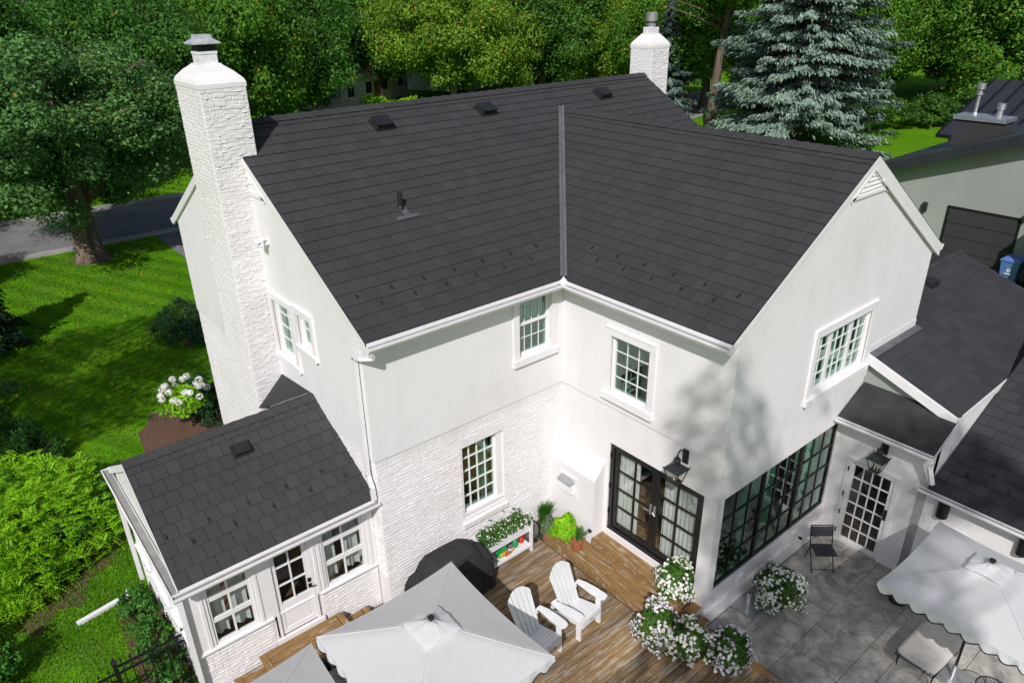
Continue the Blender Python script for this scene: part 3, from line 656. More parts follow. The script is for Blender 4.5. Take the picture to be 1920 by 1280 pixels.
# eaves, gutters, rakes
ev = MB(); ev.box(xA+.02, -OV+.0, -OV-.012, -OV+.02, HE-.10, HE-.004); ev.box(xA+.02, -.03, -OV+.02, .0, HE-.14, HE-.115)
ev.box(-OV-.012, -OV+.02, -W-GV+.01, -OV-.0125, HE2-.10, HE2-.004); ev.box(-OV+.02, .0, -W-.0, -OV-.02, HE2-.14, HE2-.115); ev.build('fascia', 'trim', house)
gutter(house, FR(0, 0), xA+.0, -OV-.01, HE-.035, -OV-.013); gutter(house, FR(0, 0, 0, WEST), OV+.13, W+GV, HE2-.035, -OV-.013)
MB().add([(-OV-.15,-OV-.15,HE-.05),(-OV-.02,-OV-.15,HE-.03),(-OV-.15,-OV-.02,HE-.03),(-OV-.06,-OV-.06,HE+.08)], [(0,1,3),(0,3,2),(1,2,3),(0,2,1)]).build('splash_guard', 'trim', house)
rake(house, (xA, -OV, HE), (xA, YR, HR), .13, (.05,0,0)); rake(house, (xA, YR, HR), (xA, D+OV, HE), .17, (.05,0,0))
rake(house, (-OV, -W-GV, HE2), (XR, -W-GV, HW), .12, (0,.05,0)); rake(house, (XR, -W-GV, HW), (B+OV, -W-GV, HE2), .24, (0,.05,0))
rake(house, (XR+.28, -W-GV-.0, HW-.18-.21), (B+OV-.08, -W-GV, HE2-.21+.05), .05, (0,-.03,0), name='rake_moulding')
gutter(house, FR(0, D, 0, NORTH), -6.7, L+GV, HE-.035, -OV-.013); gutter(house, FR(B, 0, 0, EAST), -W-GV, -.3, HE2-.035, -OV-.013)
downspout(house, [(-L-.02, -.30, 4.98), (-L+.02, -.28, 4.90), (-L-.09, -.10, 4.86), (-L-.09, .10, 4.80), (-L-.09, .12, 2.62), (-L-.09, .02, 2.42), (-L-.09, -.0, 2.20)])
# west chimney
CH = house
def chimney(par, x0, x1, y0, y1, z0, z1, hood):
    m = MB(); m.box(x0, x1, y0, y1, z0, z1); c = m.build('chimney', 'brick_paint', par)
    bricks(c, FR(x0, y0), 0, x1-x0, z0, z1, bh=.066, bw=.2, weep=.65, rough=1.1, proud=.010)
    bricks(c, FR(x0, y1, 0, WEST), 0, y1-y0, z0, z1, bh=.066, bw=.2, weep=.3, rough=.8)
    xc, yc = (x0+x1)/2, (y0+y1)/2; hx, hy = (x1-x0)/2, (y1-y0)/2; k = .26
    rings = [(1.0, 0), (1.0, .07), (.94, .13), (.72, .24), (.42, .33), (.40, .345)]
    vs = []; n = 6
    for s_, z in rings:
        ax, ay = max(hx*s_, .17)+.012*(s_ > .9), max(hy*s_, .17)+.012*(s_ > .9)
        vs += [(xc-ax, yc-ay, z1+z), (xc+ax, yc-ay, z1+z), (xc+ax, yc+ay, z1+z), (xc-ax, yc+ay, z1+z)]
    fs = [(4*i+j, 4*i+(j+1) % 4, 4*i+4+(j+1) % 4, 4*i+4+j) for i in range(len(rings)-1) for j in range(4)]+[(20,21,22,23)]
    MB().add(vs, fs).build('chimney_crown', 'brick_paint', c); zt = z1+.34
    if hood:
        f = MB(); f.box(xc-.15, xc+.15, yc-.15, yc+.15, zt-.02, zt+.17); f.box(xc-.16, xc+.16, yc-.16, yc+.16, zt+.15, zt+.19); f.build('flue', 'cap_white', c)
        MB().box(xc-.13, xc+.13, yc-.13, yc+.13, zt+.19, zt+.31).build('flue_screen', 'black_metal', c)
        h = MB(); a = .225; b = .13
        h.add([(xc-a,yc-a,zt+.30),(xc+a,yc-a,zt+.30),(xc+a,yc+a,zt+.30),(xc-a,yc+a,zt+.30),(xc-a,yc-a,zt+.32),(xc+a,yc-a,zt+.32),(xc+a,yc+a,zt+.32),(xc-a,yc+a,zt+.32),(xc-b,yc-b,zt+.38),(xc+b,yc-b,zt+.38),(xc+b,yc+b,zt+.38),(xc-b,yc+b,zt+.38),(xc-b*.92,yc-b*.92,zt+.44),(xc+b*.92,yc-b*.92,zt+.44),(xc+b*.92,yc+b*.92,zt+.44),(xc-b*.92,yc+b*.92,zt+.44)],
              [(3,2,1,0)]+[(4*i+j, 4*i+(j+1) % 4, 4*i+4+(j+1) % 4, 4*i+4+j) for i in range(3) for j in range(4)]+[(12,13,14,15)]); h.build('chimney_cap', 'cap_metal', c)
    else:
        f = MB(); f.box(xc-.14, xc+.14, yc-.14, yc+.14, zt-.02, zt+.16); f.build('flue', 'cap_white', c)
        MB().lathe([(.10,.16),(.10,.20),(.13,.22),(.08,.26),(.08,.30),(.15,.30),(.15,.50),(.13,.51),(0,.51)], 16, (xc, yc, zt)).build('flue_pipe', 'galvanised', c)
    return c
chimney(house, -4.74, -3.98, 3.45, 4.62, GZ, 8.42, True)
chimney(house, 6.85, 7.52, 4.06, 4.78, GZ, 8.36, False)
# small fittings on the walls
vt = MB(); vt.box(.30, .80, -.02, .01, .68, 1.13); vt = vt.build('exhaust_vent', 'trim', house, FR(-.3, 0, 0, WEST))
MB().prism([(.36,-.02,1.08),(.36,-.15,1.02),(.36,-.15,.985),(.36,-.02,.985)], (.36,0,0)).build('vent_hood', 'galvanised', vt)
MB().prism([(.37,-.02,.97),(.37,-.09,.94),(.37,-.10,.75),(.37,-.02,.73)], (.34,0,0)).build('vent_cover', 'trim', vt)
MB().box(.04,.10,-.05,.0,.10,.15).build('outlet', 'black_plastic', house, FR(-.3, -1.12, 0, WEST))

# ------------------------------------------------------------------ sunroom
SX0, SX1, SYF, SYB, SYR, SZR, SSL = -7.36, -4.19, .30, 3.82, 2.06, 3.27, .565
sz = lambda y: SZR-SSL*abs(y-SYR)
sun = thing('sunroom', 'small white sunroom annex with charcoal gabled roof and glazed front door', 'sunroom', (0,0,0))
SF = FR(SX0, SYF); sw_ = SX1-SX0
lw_ = (.30, .98, .62, 1.98); dr_ = (1.27, 2.0, .08, 1.98); rw_ = (2.20, 2.96, .62, 1.98)
wall(sun, SF, sw_-.0, .58, 2.19, [lw_, dr_, rw_], 'trim', th=.12)
wall(sun, FR(SX0, SYF+.03), sw_, GZ, .575, [(dr_[0]-.02, dr_[1]+.02, .08, .575)], 'brick_paint', 'brick_wall', th=.12)
for a, b in ((.0, 1.2), (2.07, sw_)): bricks(sun, FR(SX0, SYF+.03), a, b, -.36, .535, weep=.7)
for a, b in ((-.04, 1.22), (2.05, sw_)): MB().prism([(a, .02, .62), (a, -.035, .60), (a, -.035, .565), (a, .02, .55)], (b-a, 0, 0)).build('sill_board', 'trim', sun, SF)
for x in (.0, .2, 1.03, 2.02, 2.10, 3.03): MB().box(x, x+.05, -.015, .01, .63, 2.18).build('trim_board', 'trim', sun, SF)
for ww in (lw_, rw_):
    window(sun, SF, *ww, [(1, 2)], 3, .04, .03, y=.02, rail=.085, gmat='clear_glass', drape=[(ww[0]+.05, ww[0]+.28, 1.95, .65, .2), (ww[1]-.3, ww[1]-.05, 1.95, .65, .2)])
# door
dm = MB(); a, b, c_, d_ = dr_
dm.box(a, a+.05, .0, .1, c_, d_); dm.box(b-.05, b, .0, .1, c_, d_); dm.box(a+.05, b-.05, .0, .1, d_-.05, d_); door = dm.build('door', 'trim', sun, SF)
lf = MB(); lf.box(a+.055, a+.13, .03, .075, c_+.02, d_-.055); lf.box(b-.13, b-.055, .03, .075, c_+.02, d_-.055); lf.box(a+.13, b-.13, .03, .075, c_+.02, c_+.12); lf.box(a+.13, b-.13, .03, .075, .62, .74); lf.box(a+.13, b-.13, .03, .075, d_-.14, d_-.055); lf.build('door_leaf', 'trim', door)
pn = MB(); pn.box(a+.13, b-.13, .045, .065, c_+.12, .62); pn.box(a+.15, b-.15, .035, .046, c_+.15, .60); pn.build('door_panel', 'trim', door)
ga, gb, gc, gd = a+.13, b-.13, .74, d_-.14
for i in range(2):
    for k in range(3): MB().box(ga+(gb-ga)/2*i+.002, ga+(gb-ga)/2*(i+1)-.002, .05, .055, gc+(gd-gc)/3*k+.002, gc+(gd-gc)/3*(k+1)-.002).build('pane', 'clear_glass', door)
mu = MB(); mu.box((ga+gb)/2-.012, (ga+gb)/2+.012, .035, .07, gc, gd)
for k in (1, 2): mu.box(ga, gb, .037, .068, gc+(gd-gc)/3*k-.012, gc+(gd-gc)/3*k+.012)
mu.build('muntins', 'trim', door)
hd = MB(); hd.box(b-.122, b-.07, .005, .03, .93, 1.0); hd.box(b-.122, b-.07, .005, .03, .81, .88); hd.tube([(b-.095, .01, .845), (b-.095, -.035, .845), (b-.02, -.035, .84)], .01, 6); hd.build('lock', 'black_metal', door)
MB().box(a-.06, b+.06, -.03, .02, -.02, .078).build('door_step', 'stucco', sun, SF)
# west and north walls
wo = [(.25, 1.05, .66, 1.92), (1.25, 2.15, .66, 1.92), (2.35, 3.25, .66, 1.92)]
SWm = FR(SX0, SYB, 0, WEST); SLn = SYB-SYF
wall(sun, SWm, SLn-.12, .58, 2.19, wo, 'trim', th=.12, apex=[(SLn, 2.19), (SYB-SYR, SZR-.07), (0, 2.19)])
wall(sun, FR(SX0+.02, SYB, 0, WEST), SLn-.15, GZ, .58, [], 'brick_paint', 'brick_wall', th=.1); bricks(sun, FR(SX0+.02, SYB, 0, WEST), 0, SLn-.02, GZ, .55, weep=.5)
for q in wo: window(sun, SWm, *q, [(1, 2)], 2, .05, .03, y=.02, gmat='clear_glass', sill=(.05, .05, .06))
wall(sun, FR(SX1, SYB, 0, NORTH), sw_, GZ, 2.19, [], 'trim', th=.12)
MB().box(SX0+.1, SX1, SYF+.15, SYB-.12, .0, .06).build('floor', 'interior_floor', sun)
pt_ = MB(); pt_.box(SX0+1.2, SX1-.8, 2.4, 2.9, .42, .5); [pt_.box(x, x+.05, y, y+.05, .06, .42) for x in (SX0+1.22, SX1-.87) for y in (2.42, 2.83)]; pt_.build('coffee_table', 'interior_floor', sun)
# roof
xa, xb, ye0, ye1 = -7.41, -4.19, .075, 4.045
sr = MB(); sr.prism([(xa,ye0,sz(ye0)),(xb,ye0,sz(ye0)),(xb,SYR,SZR),(xa,SYR,SZR)], (0,0,-.06)); sr.prism([(xa,SYR,SZR),(xb,SYR,SZR),(xb,ye1,sz(ye1)),(xa,ye1,sz(ye1))], (0,0,-.06))
sroof = sr.build('roof', 'roof_deck', sun); cs_ = 1/math.sqrt(1+SSL**2); sl3 = (SYR-ye0)/cs_
FS = slopeF((xa, ye0, sz(ye0)), (1,0,0), (0,1,SSL))
emit_tiles(tile_roof(sroof, FS, 0, xb-xa, sl3, sl3/9, .215, 'roof_tile', 0), sroof, 300)
MB().prism([(xa,SYR,SZR+.004),(xb,SYR,SZR+.004),(xb,ye1,sz(ye1)+.004),(xa,ye1,sz(ye1)+.004)], (0,0,.012)).build('back_slope', 'roof_tile', sroof)
ridge_caps(sroof, (xa, SYR, SZR+.01), (xb, SYR, SZR+.01), SSL)
MB().prism([(-L-up-.002, 3.45, 3.14), (-L-up-.002, SYR+.02, SZR+.02), (-4.76, 3.45, 2.60)], (0,0,.012)).build('cricket', 'roof_tile', sroof)
MB().prism([(-4.2, SYR+.13, SZR-.02), (-4.95, SYR+.13, SZR-.02), (-4.95, SYR+.19, SZR-.03), (-4.2, SYR+.19, SZR-.03)], (0,0,.014)).build('cricket_flashing', 'flashing', sroof)
sv = MB(); sv.box(-.16, .16, -.13, .13, 0, .012); sv.add([(-.14,-.11,.012),(.14,-.11,.012),(.14,.11,.012),(-.14,.11,.012),(-.12,-.105,.085),(.12,-.105,.085),(.12,.10,.06),(-.12,.10,.06)], [(4,5,6,7),(0,1,5,4),(1,2,6,5),(2,3,7,6),(3,0,4,7)])
sv.build('roof_vent', 'black_plastic', sroof, slopeF((-5.73, 1.60, sz(1.60)+.022), (1,0,0), (0,1,SSL)))
for i in range(10): y_ = (.78, .58)[i % 2]; put('snow_guard', GUARD, 'black_metal', sroof, slopeF((-7.27+i*.312, y_, sz(y_)+.022), (1,0,0), (0,1,SSL)))
fe = MB(); fe.box(xa+.01, xb, ye0-.012, ye0+.015, sz(ye0)-.10, sz(ye0)-.004); fe.box(xa+.02, xb, ye0+.015, SYF, sz(ye0)-.11, sz(ye0)-.09); fe.build('fascia', 'trim', sun)
gutter(sun, FR(0, 0), xa-.10, xb-.0, sz(ye0)-.03, ye0-.013, .12, .10)
gutter(sun, FR(xa, 0, 0, WEST), -ye1-.05, -ye0-.02, sz(ye0)-.05, .03, .15, .09)
rake(sun, (xa, ye0, sz(ye0)), (xa, SYR, SZR), .14, (.03,0,0)); rake(sun, (xa, SYR, SZR), (xa, ye1, sz(ye1)), .14, (.03,0,0))
downspout(sun, [(-7.46, 3.95, 2.0), (-7.42, 3.93, 1.85), (-7.42, 3.93, -.4)]); downspout(sun, [(-7.42, .22, 2.0), (-7.41, .24, 1.85), (-7.41, .24, -.35)], .07)

# ------------------------------------------------------------------ entrance annex with the glazed white door
ann = thing('entrance_annex', 'low white entrance annex with flat dark roof and many-paned white door', 'annex')
AX, AY0, AY1 = 3.95, -W, -5.5
AM = FR(AX, AY0, 0, WEST); ad = (.34, 1.26, -.56, 1.40)
wall(ann, AM, AY0-AY1, GZ, 2.34, [ad], 'stucco', th=.15)
MB().prism([(AX,AY1,GZ),(6.65,AY1,GZ),(6.65,AY1,2.66),(4.5,AY1,2.60),(AX,AY1,2.34)], (0,.15,0)).build('wall', 'stucco', ann)
dd = MB(); a, b, c_, d_ = ad
dd.box(a-.05, a+.03, -.03, .1, c_, d_+.0); dd.box(b-.03, b+.05, -.03, .1, c_, d_); dd.box(a-.05, b+.05, -.032, .1, d_, d_+.06); adoor = dd.build('door', 'trim', ann, AM)
lf = MB(); lf.box(a+.032, a+.11, .0, .045, c_+.03, d_-.005); lf.box(b-.11, b-.032, .0, .045, c_+.03, d_-.005); lf.box(a+.11, b-.11, .0, .045, c_+.03, c_+.13); lf.box(a+.11, b-.11, .0, .045, d_-.08, d_-.005); lf.build('door_leaf', 'trim', adoor)
ga, gb, gc, gd = a+.11, b-.11, c_+.13, d_-.08
for i in range(4):
    for k in range(6): MB().box(ga+(gb-ga)/4*i+.002, ga+(gb-ga)/4*(i+1)-.002, .02, .025, gc+(gd-gc)/6*k+.002, gc+(gd-gc)/6*(k+1)-.002).build('pane', 'clear_glass', adoor)
for i in (1, 2, 3): MB().box(ga+(gb-ga)/4*i-.011, ga+(gb-ga)/4*i+.011, .006, .04, gc, gd).build('muntin', 'trim', adoor)
for k in range(1, 6): MB().box(ga, gb, .008, .038, gc+(gd-gc)/6*k-.011, gc+(gd-gc)/6*k+.011).build('muntin', 'trim', adoor)
hd = MB(); hd.box(b-.095, b-.055, -.02, .0, .42, .66); hd.tube([(b-.075, -.01, .53), (b-.075, -.06, .53), (b-.19, -.06, .53)], .012, 6); hd.build('handle', 'black_metal', adoor)
for z in (-.35, .1, .55, 1.15): MB().tube([(a+.01, -.035, z), (a+.01, -.035, z+.1)], .014, 6).build('hinge', 'black_metal', adoor)
MB().box(AX+.2, 6.3, AY1+.2, AY0-.02, -.58, -.54).build('floor', 'interior_floor', ann)
ib = MB(); ib.box(5.0, 5.05, AY1+.2, AY0-.02, -.54, 2.2); ib.build('partition', 'interior_dark', ann)
MB().prism([(3.72, AY0-.03, 2.31), (3.72, AY1-.02, 2.31), (4.75, AY1-.02, 2.84), (4.75, AY0-.03, 2.84)], (0,0,.03)).build('roof', 'membrane', ann)
gutter(ann, FR(0, 0, 0, WEST), -AY0+.03, -AY1+.03, 2.32, 3.715)
MB().box(3.72, 3.95, AY1, AY0-.03, 2.25, 2.275).build('soffit', 'trim', ann)
MB().prism([(3.74, AY1-.03, 2.33), (4.44, AY1-.03, 2.67), (4.44, AY1-.03, 2.60), (3.74, AY1-.03, 2.24)], (0,.02,0)).build('verge_board', 'trim', ann)
downspout(ann, [(3.66, -5.50, 2.22), (3.70, -5.50, 2.1), (3.78, -5.58, 1.75)], .09)

# ------------------------------------------------------------------ garage behind the annex
gar = thing('garage', 'single-storey garage wing with broad charcoal shingle roof and white verge', 'garage')
gzz = lambda y: 3.755-.36*abs(y+2.75)
GX0, GX1 = 4.45, 10.95
gr_ = MB(); gr_.prism([(GX0,-5.5,gzz(-5.5)),(GX1,-5.5,gzz(-5.5)),(GX1,-2.75,3.755),(B+.03,-2.75,3.755),(B+.03,-W-.03,gzz(-W-.03)),(GX0,-W-.03,gzz(-W-.03))], (0,0,-.06))
gr_.prism([(B+.03,-2.75,3.755),(GX1,-2.75,3.755),(GX1,0,gzz(0)),(B+.03,0,gzz(0))], (0,0,-.06)); groof = gr_.build('roof', 'roof_deck', gar)
cg = 1/math.sqrt(1+.36**2); slg = 2.75/cg; FG = slopeF((GX0, -5.5, gzz(-5.5)), (1,0,0), (0,1,.36)); vw = (-W-.03+5.5)/cg
def keep_gar(pg):
    if max(p[1] for p in pg) <= vw: return [pg]
    if min(p[0] for p in pg) >= B+.03-GX0: return [pg]
    return [clip(pg, 0, 1, vw)] if max(p[0] for p in pg) <= B+.03-GX0 else [clip(clip(pg, 0, 1, vw), 1, 0, B+.03-GX0), clip(pg, -1, 0, -(B+.03-GX0))]
emit_tiles(tile_roof(groof, FG, 0, GX1-GX0, slg, slg/12, .32, 'shingle', 0, keep=keep_gar), groof, 300, 'shingle')
FGn = slopeF((GX1, 0, gzz(0)), (-1,0,0), (0,-1,.36)); MB().prism([(B+.03,-2.75,3.76),(GX1,-2.75,3.76),(GX1,0,gzz(0)+.005),(B+.03,0,gzz(0)+.005)], (0,0,.015)).build('back_slope', 'shingle', groof)
ridge_caps(groof, (B+.05, -2.75, 3.765), (GX1, -2.75, 3.765), .36, 'shingle', .3)
rake(gar, (GX0-.02, -5.52, gzz(-5.52)+.03), (GX0-.02, -W-.03, gzz(-W)+.03), .19, (.05,0,0)); rake(gar, (GX1-.01, -5.5, gzz(-5.5)), (GX1-.01, -2.75, 3.755), .17, (.03,0,0)); rake(gar, (GX1-.01, -2.75, 3.755), (GX1-.01, 0, gzz(0)), .17, (.03,0,0))
MB().prism([(4.56, -5.45, 2.1), (4.56, -5.45, gzz(-5.45)-.07), (4.56, -W-.0, gzz(-W)-.07), (4.56, -W, 2.1)], (.12,0,0)).build('wall', 'grey_stucco', gar)
wall(gar, FR(GX1-.35, -5.2, 0, EAST), 5.0, GZ, 2.7, [], 'stucco'); wall(gar, FR(6.9, -5.30), GX1-7.25, GZ, 2.7, [], 'stucco'); wall(gar, FR(GX1-.35, -.2, 0, NORTH), GX1-B-.4, GZ, 2.7, [], 'stucco')
MB().box(GX0+.05, GX1, -5.53, -5.505, gzz(-5.5)-.13, gzz(-5.5)-.0).build('fascia', 'trim', gar)
wf = MB(); wf.prism([(4.45, -W-.032, gzz(-W)+.03), (B+.03, -W-.032, gzz(-W)+.03), (B+.03, -W-.034, gzz(-W)+.17), (4.45, -W-.034, gzz(-W)+.17)], (0,-.006,0)); wf.build('wall_flashing', 'trim', gar)
MB().prism([(4.47, -W-.04, gzz(-W-.04)+.036), (B+.10, -W-.04, gzz(-W-.04)+.036), (B+.10, -W-.17, gzz(-W-.17)+.038), (4.47, -W-.17, gzz(-W-.17)+.038)], (0,0,.006)).build('apron_flashing', 'flashing', gar)
v_ = MB(); v_.box(-.18, .18, -.15, .15, 0, .012); v_.add([(-.16,-.13,.012),(.16,-.13,.012),(.16,.13,.012),(-.16,.13,.012),(-.14,-.125,.12),(.14,-.125,.12),(.14,.12,.09),(-.14,.12,.09)], [(4,5,6,7),(0,1,5,4),(1,2,6,5),(2,3,7,6),(3,0,4,7)])
v_.build('roof_vent', 'black_plastic', groof, slopeF((8.45, -3.14, gzz(-3.14)+.025), (1,0,0), (0,1,.36)))

# ------------------------------------------------------------------ low side wing on the right
side = thing('side_wing', 'low white side wing with dark shingle roof beside the patio', 'side wing')
EXx, EZ, ESL = 3.80, 1.62, .40; ez = lambda x: EZ+ESL*(x-EXx)
MB().prism([(EXx,-5.53,EZ),(EXx,-13,EZ),(8.2,-13,ez(8.2)),(8.2,-5.53,ez(8.2))], (0,0,-.06)).build('roof', 'shingle', side); sroof2 = side.children[0]
FE = slopeF((EXx, -5.55, EZ), (0,-1,0), (1,0,ESL)); ce = 1/math.sqrt(1+ESL**2)
emit_tiles(tile_roof(sroof2, FE, 0, 3.3, 3.6/ce, .26, .33, 'shingle', 0), sroof2, 300, 'shingle')
wall(side, FR(3.956, -5.502, 0, WEST), 7.4, GZ, 1.62, [], 'stucco', th=.15)
gutter(side, FR(0, 0, 0, WEST), 5.42, 13, EZ-.02, EXx-.01, .12, .09)
MB().box(EXx, 3.956, -13, -5.53, EZ-.1, EZ-.07).build('soffit', 'trim', side)
bricks(side, FR(3.956, -5.53, 0, WEST), .02, .75, .75, .96, weep=.8, name='brick_band')
for i in range(4): put('snow_guard', GUARD, 'black_metal', sroof2, slopeF(((4.3, 4.5)[i % 2], -5.95-i*.33, ez((4.3, 4.5)[i % 2])+.03), (0,-1,0), (1,0,ESL)))

# ------------------------------------------------------------------ deck, steps, patio
def board(par, x0, x1, y0, y1, zt, th=.03, alongx=True, mat='deck_wood', name='board'):
    g = .0055
    if alongx: l_, w_ = x1-x0-2*g, y1-y0-2*g; M = Matrix.Translation(((x0+x1)/2, (y0+y1)/2, zt+random.uniform(-.0015, .0015)))
    else: l_, w_ = y1-y0-2*g, x1-x0-2*g; M = Matrix.Translation(((x0+x1)/2, (y0+y1)/2, zt+random.uniform(-.0015, .0015))) @ Matrix.Rotation(math.pi/2, 4, 'Z')
    m = MB(); a, b, e = l_/2, w_/2, .004
    m.add([(-a,-b,-th),(a,-b,-th),(a,b,-th),(-a,b,-th),(-a,-b,-e),(a,-b,-e),(a,b,-e),(-a,b,-e),(-a+e,-b+e,0),(a-e,-b+e,0),(a-e,b-e,0),(-a+e,b-e,0)],
          [(0,1,5,4),(1,2,6,5),(2,3,7,6),(3,0,4,7),(4,5,9,8),(5,6,10,9),(6,7,11,10),(7,4,8,11),(8,9,10,11)])
    return m.build(name, mat, par, M)
DZ = -.35
deck = thing('wooden_deck', 'weathered brown wooden deck of long boards behind the house', 'deck')
MB().box(-9.4, -.27, -6.6, -.0, GZ, DZ-.034).build('deck_frame', 'interior_dark', deck); MB().box(-7.3, -4.2, .0, .3, GZ, DZ-.034).build('deck_frame', 'interior_dark', deck)
y = -.003; bwid = .142; k = 0
while y > -6.5:
    xe_ = -.86 if y > -3.66 else -.29
    if y > -3.66: xs = [-9.4, -6.3+random.uniform(-1.2, 1.2), -3.2+random.uniform(-1.1, 1.1), xe_]
    else: xs = [-9.4, -5.9+random.uniform(-1.2, 1.2), -2.6+random.uniform(-1.4, 1.4), xe_]
    for a, b in zip(xs, xs[1:]): board(deck, a, b, y-bwid, y, DZ)
    y -= bwid
for i in range(2): board(deck, -7.3, -4.2, .01+i*.142, .152+i*.142, DZ)
board(deck, -.29, -.15, -6.5, -3.70, DZ+.001, alongx=False, mat='step_wood')
MB().box(-.15, -.12, -6.5, -3.95, GZ, DZ-.004).build('deck_skirt', 'step_wood', deck)
stp = thing('door_steps', 'two brown wooden steps below the black french doors', 'steps')
MB().box(-.82, -.31, -3.66, -.42, DZ-.05, -.205).build('step_frame', 'interior_dark', stp); MB().box(-.33, -.02, -3.46, -1.26, DZ, -.035).build('step_frame', 'interior_dark', stp)
for i in range(3): board(stp, -.34+.108*i, -.34+.108*(i+1)-.0, -3.48, -1.25, 0, .028, False, 'step_wood')
for i in range(4): board(stp, -.85+.135*i, -.85+.135*(i+1), -3.68 if i > 0 else -3.68, -.40 if i < 4 else -1.3, -.175, .028, False, 'step_wood')
board(stp, -.30, .0, -3.68, -3.49, -.175, .028, True, 'step_wood'); board(stp, -.30, .0, -3.88, -3.69, -.33, .028, True, 'step_wood')
rs = MB(); rs.box(-.342, -.322, -3.47, -1.25, -.17, -.03); rs.build('riser', 'step_wood', stp); MB().box(-.852, -.832, -3.67, -.40, DZ, -.205).build('riser', 'step_wood', stp); MB().box(-.32, -.03, -3.475, -3.455, -.17, -.03).build('riser', 'step_wood', stp)
st2 = thing('sunroom_steps', 'honey brown wooden landing steps outside the sunroom door', 'steps')
MB().box(-6.92, -4.58, -.70, .26, DZ, -.20).build('step_frame', 'interior_dark', st2); MB().box(-6.48, -5.06, -.42, .26, -.2, -.02).build('step_frame', 'interior_dark', st2)
for i in range(5): board(st2, -6.40, -5.14, -.45+.142*i, -.45+.142*(i+1), .012, .03, True, 'step_wood')
for x in (-6.52, -5.14): board(st2, x, x+.125, -.45, .26, .014, .03, False, 'step_wood')
for i in range(7): board(st2, -6.85, -4.66, -.74+.142*i, -.74+.142*(i+1), -.17, .03, True, 'step_wood')
for x in (-6.97, -4.66): board(st2, x, x+.125, -.74, .26, -.168, .03, False, 'step_wood')
MB().box(-6.50, -5.03, -.455, -.435, -.17, -.015).build('riser', 'step_wood', st2); MB().box(-6.95, -4.55, -.745, -.725, DZ, -.198).build('riser', 'step_wood', st2); MB().box(-5.03, -5.012, -.44, .26, -.17, -.015).build('riser', 'step_wood', st2); MB().box(-4.55, -4.532, -.73, .26, DZ, -.198).build('riser', 'step_wood', st2)
PZ = -.57
patio = struct(MB().box(-.12, 4.1, -13.2, -W-.06, GZ, PZ-.012).build('patio', 'patio_joint'))
y = -W-.07; k = 0
while y > -9.6:
    hgt = random.choice((.42, .62, .62, .86)); x = -.118+random.uniform(-.5, 0)
    while x < 4.08:
        w_ = random.choice((.45, .7, .95, 1.25)); a, b = max(x, -.118), min(x+w_, 4.09); x += w_
        if b-a > .05: 
            m = MB(); e = .008; g = .0035; zt = PZ+random.uniform(-.002, .002); a += g; b -= g; c_ = y-hgt+g; d_ = y-g
            m.add([(a,c_,PZ-.02),(b,c_,PZ-.02),(b,d_,PZ-.02),(a,d_,PZ-.02),(a,c_,zt-.006),(b,c_,zt-.006),(b,d_,zt-.006),(a,d_,zt-.006),(a+e,c_+e,zt),(b-e,c_+e,zt),(b-e,d_-e,zt),(a+e,d_-e,zt)],
                  [(0,1,5,4),(1,2,6,5),(2,3,7,6),(3,0,4,7),(4,5,9,8),(5,6,10,9),(6,7,11,10),(7,4,8,11),(8,9,10,11)]).build('slab', 'patio_slab', patio)
    y -= hgt

# ------------------------------------------------------------------ wall lamps
def lantern(loc, rz, label):
    t_ = thing('wall_lantern', label, 'wall lamp', loc, rz, 'lanterns beside the patio doors')
    # local: x right, y into the wall, z up ; lantern body centred at y=-.24
    MB().box(-.055, .055, -.03, .0, -.16, .10).build('wall_plate', 'lantern_metal', t_)
    pts = [(0, -.03, -.06), (0, -.07, .02), (0, -.10, .12), (0, -.16, .17), (0, -.22, .14), (0, -.24, .06)]
    MB().tube(pts, .013, 7).build('arm', 'lantern_metal', t_)
    c = (0, -.24, 0)
    MB().lathe([(.0,.075),(.022,.07),(.018,.04),(.05,.03),(.065,-.0),(.055,-.05),(.06,-.07),(.045,-.085)], 12, c).build('dome', 'lantern_metal', t_)
    a, b, z0, z1, zt = .165, .085, -.42, -.17, -.085
    r = MB(); r.add([(-a,-.24-a,z1),(a,-.24-a,z1),(a,-.24+a,z1),(-a,-.24+a,z1),(-.05,-.29,zt),(.05,-.29,zt),(.05,-.19,zt),(-.05,-.19,zt)], [(0,1,5,4),(1,2,6,5),(2,3,7,6),(3,0,4,7),(4,5,6,7),(3,2,1,0)]); r.build('lamp_roof', 'lantern_metal', t_)
    a2 = a-.02; cs = [(-1,-1),(1,-1),(1,1),(-1,1)]; fr_ = MB()
    for sx, sy in cs:
        fr_.tube([(sx*b, -.24+sy*b, z0), (sx*a2, -.24+sy*a2, z1)], .009, 5)
        fr_.tube([(sx*a2, -.24+sy*a2, z1), (sx*(a2+.02), -.24+sy*(a2+.02), z1+.035)], .008, 5)
    fr_.box(-b-.008, b+.008, -.24-b-.008, -.24+b+.008, z0-.012, z0); fr_.build('lamp_frame', 'lantern_metal', t_, None, False, 'stuff')
    for i in range(4):
        p, q = cs[i], cs[(i+1) % 4]; MB().quad((p[0]*b, -.24+p[1]*b, z0), (q[0]*b, -.24+q[1]*b, z0), (q[0]*a2, -.24+q[1]*a2, z1), (p[0]*a2, -.24+p[1]*a2, z1)).build('pane', 'clear_glass', t_)
    for x in (-.028, .028): MB().lathe([(.012,0),(.014,.09),(.008,.12),(0,.13)], 7, (x, -.24, z0)).build('candle', 'glow_bulb', t_)
    return t_
lantern((0, -3.02, 2.74), WEST, 'square grey wall lantern on a curved arm above the black french doors')
lantern((3.95, -4.64, 1.98), WEST, 'square dark wall lantern above the many-paned white door')
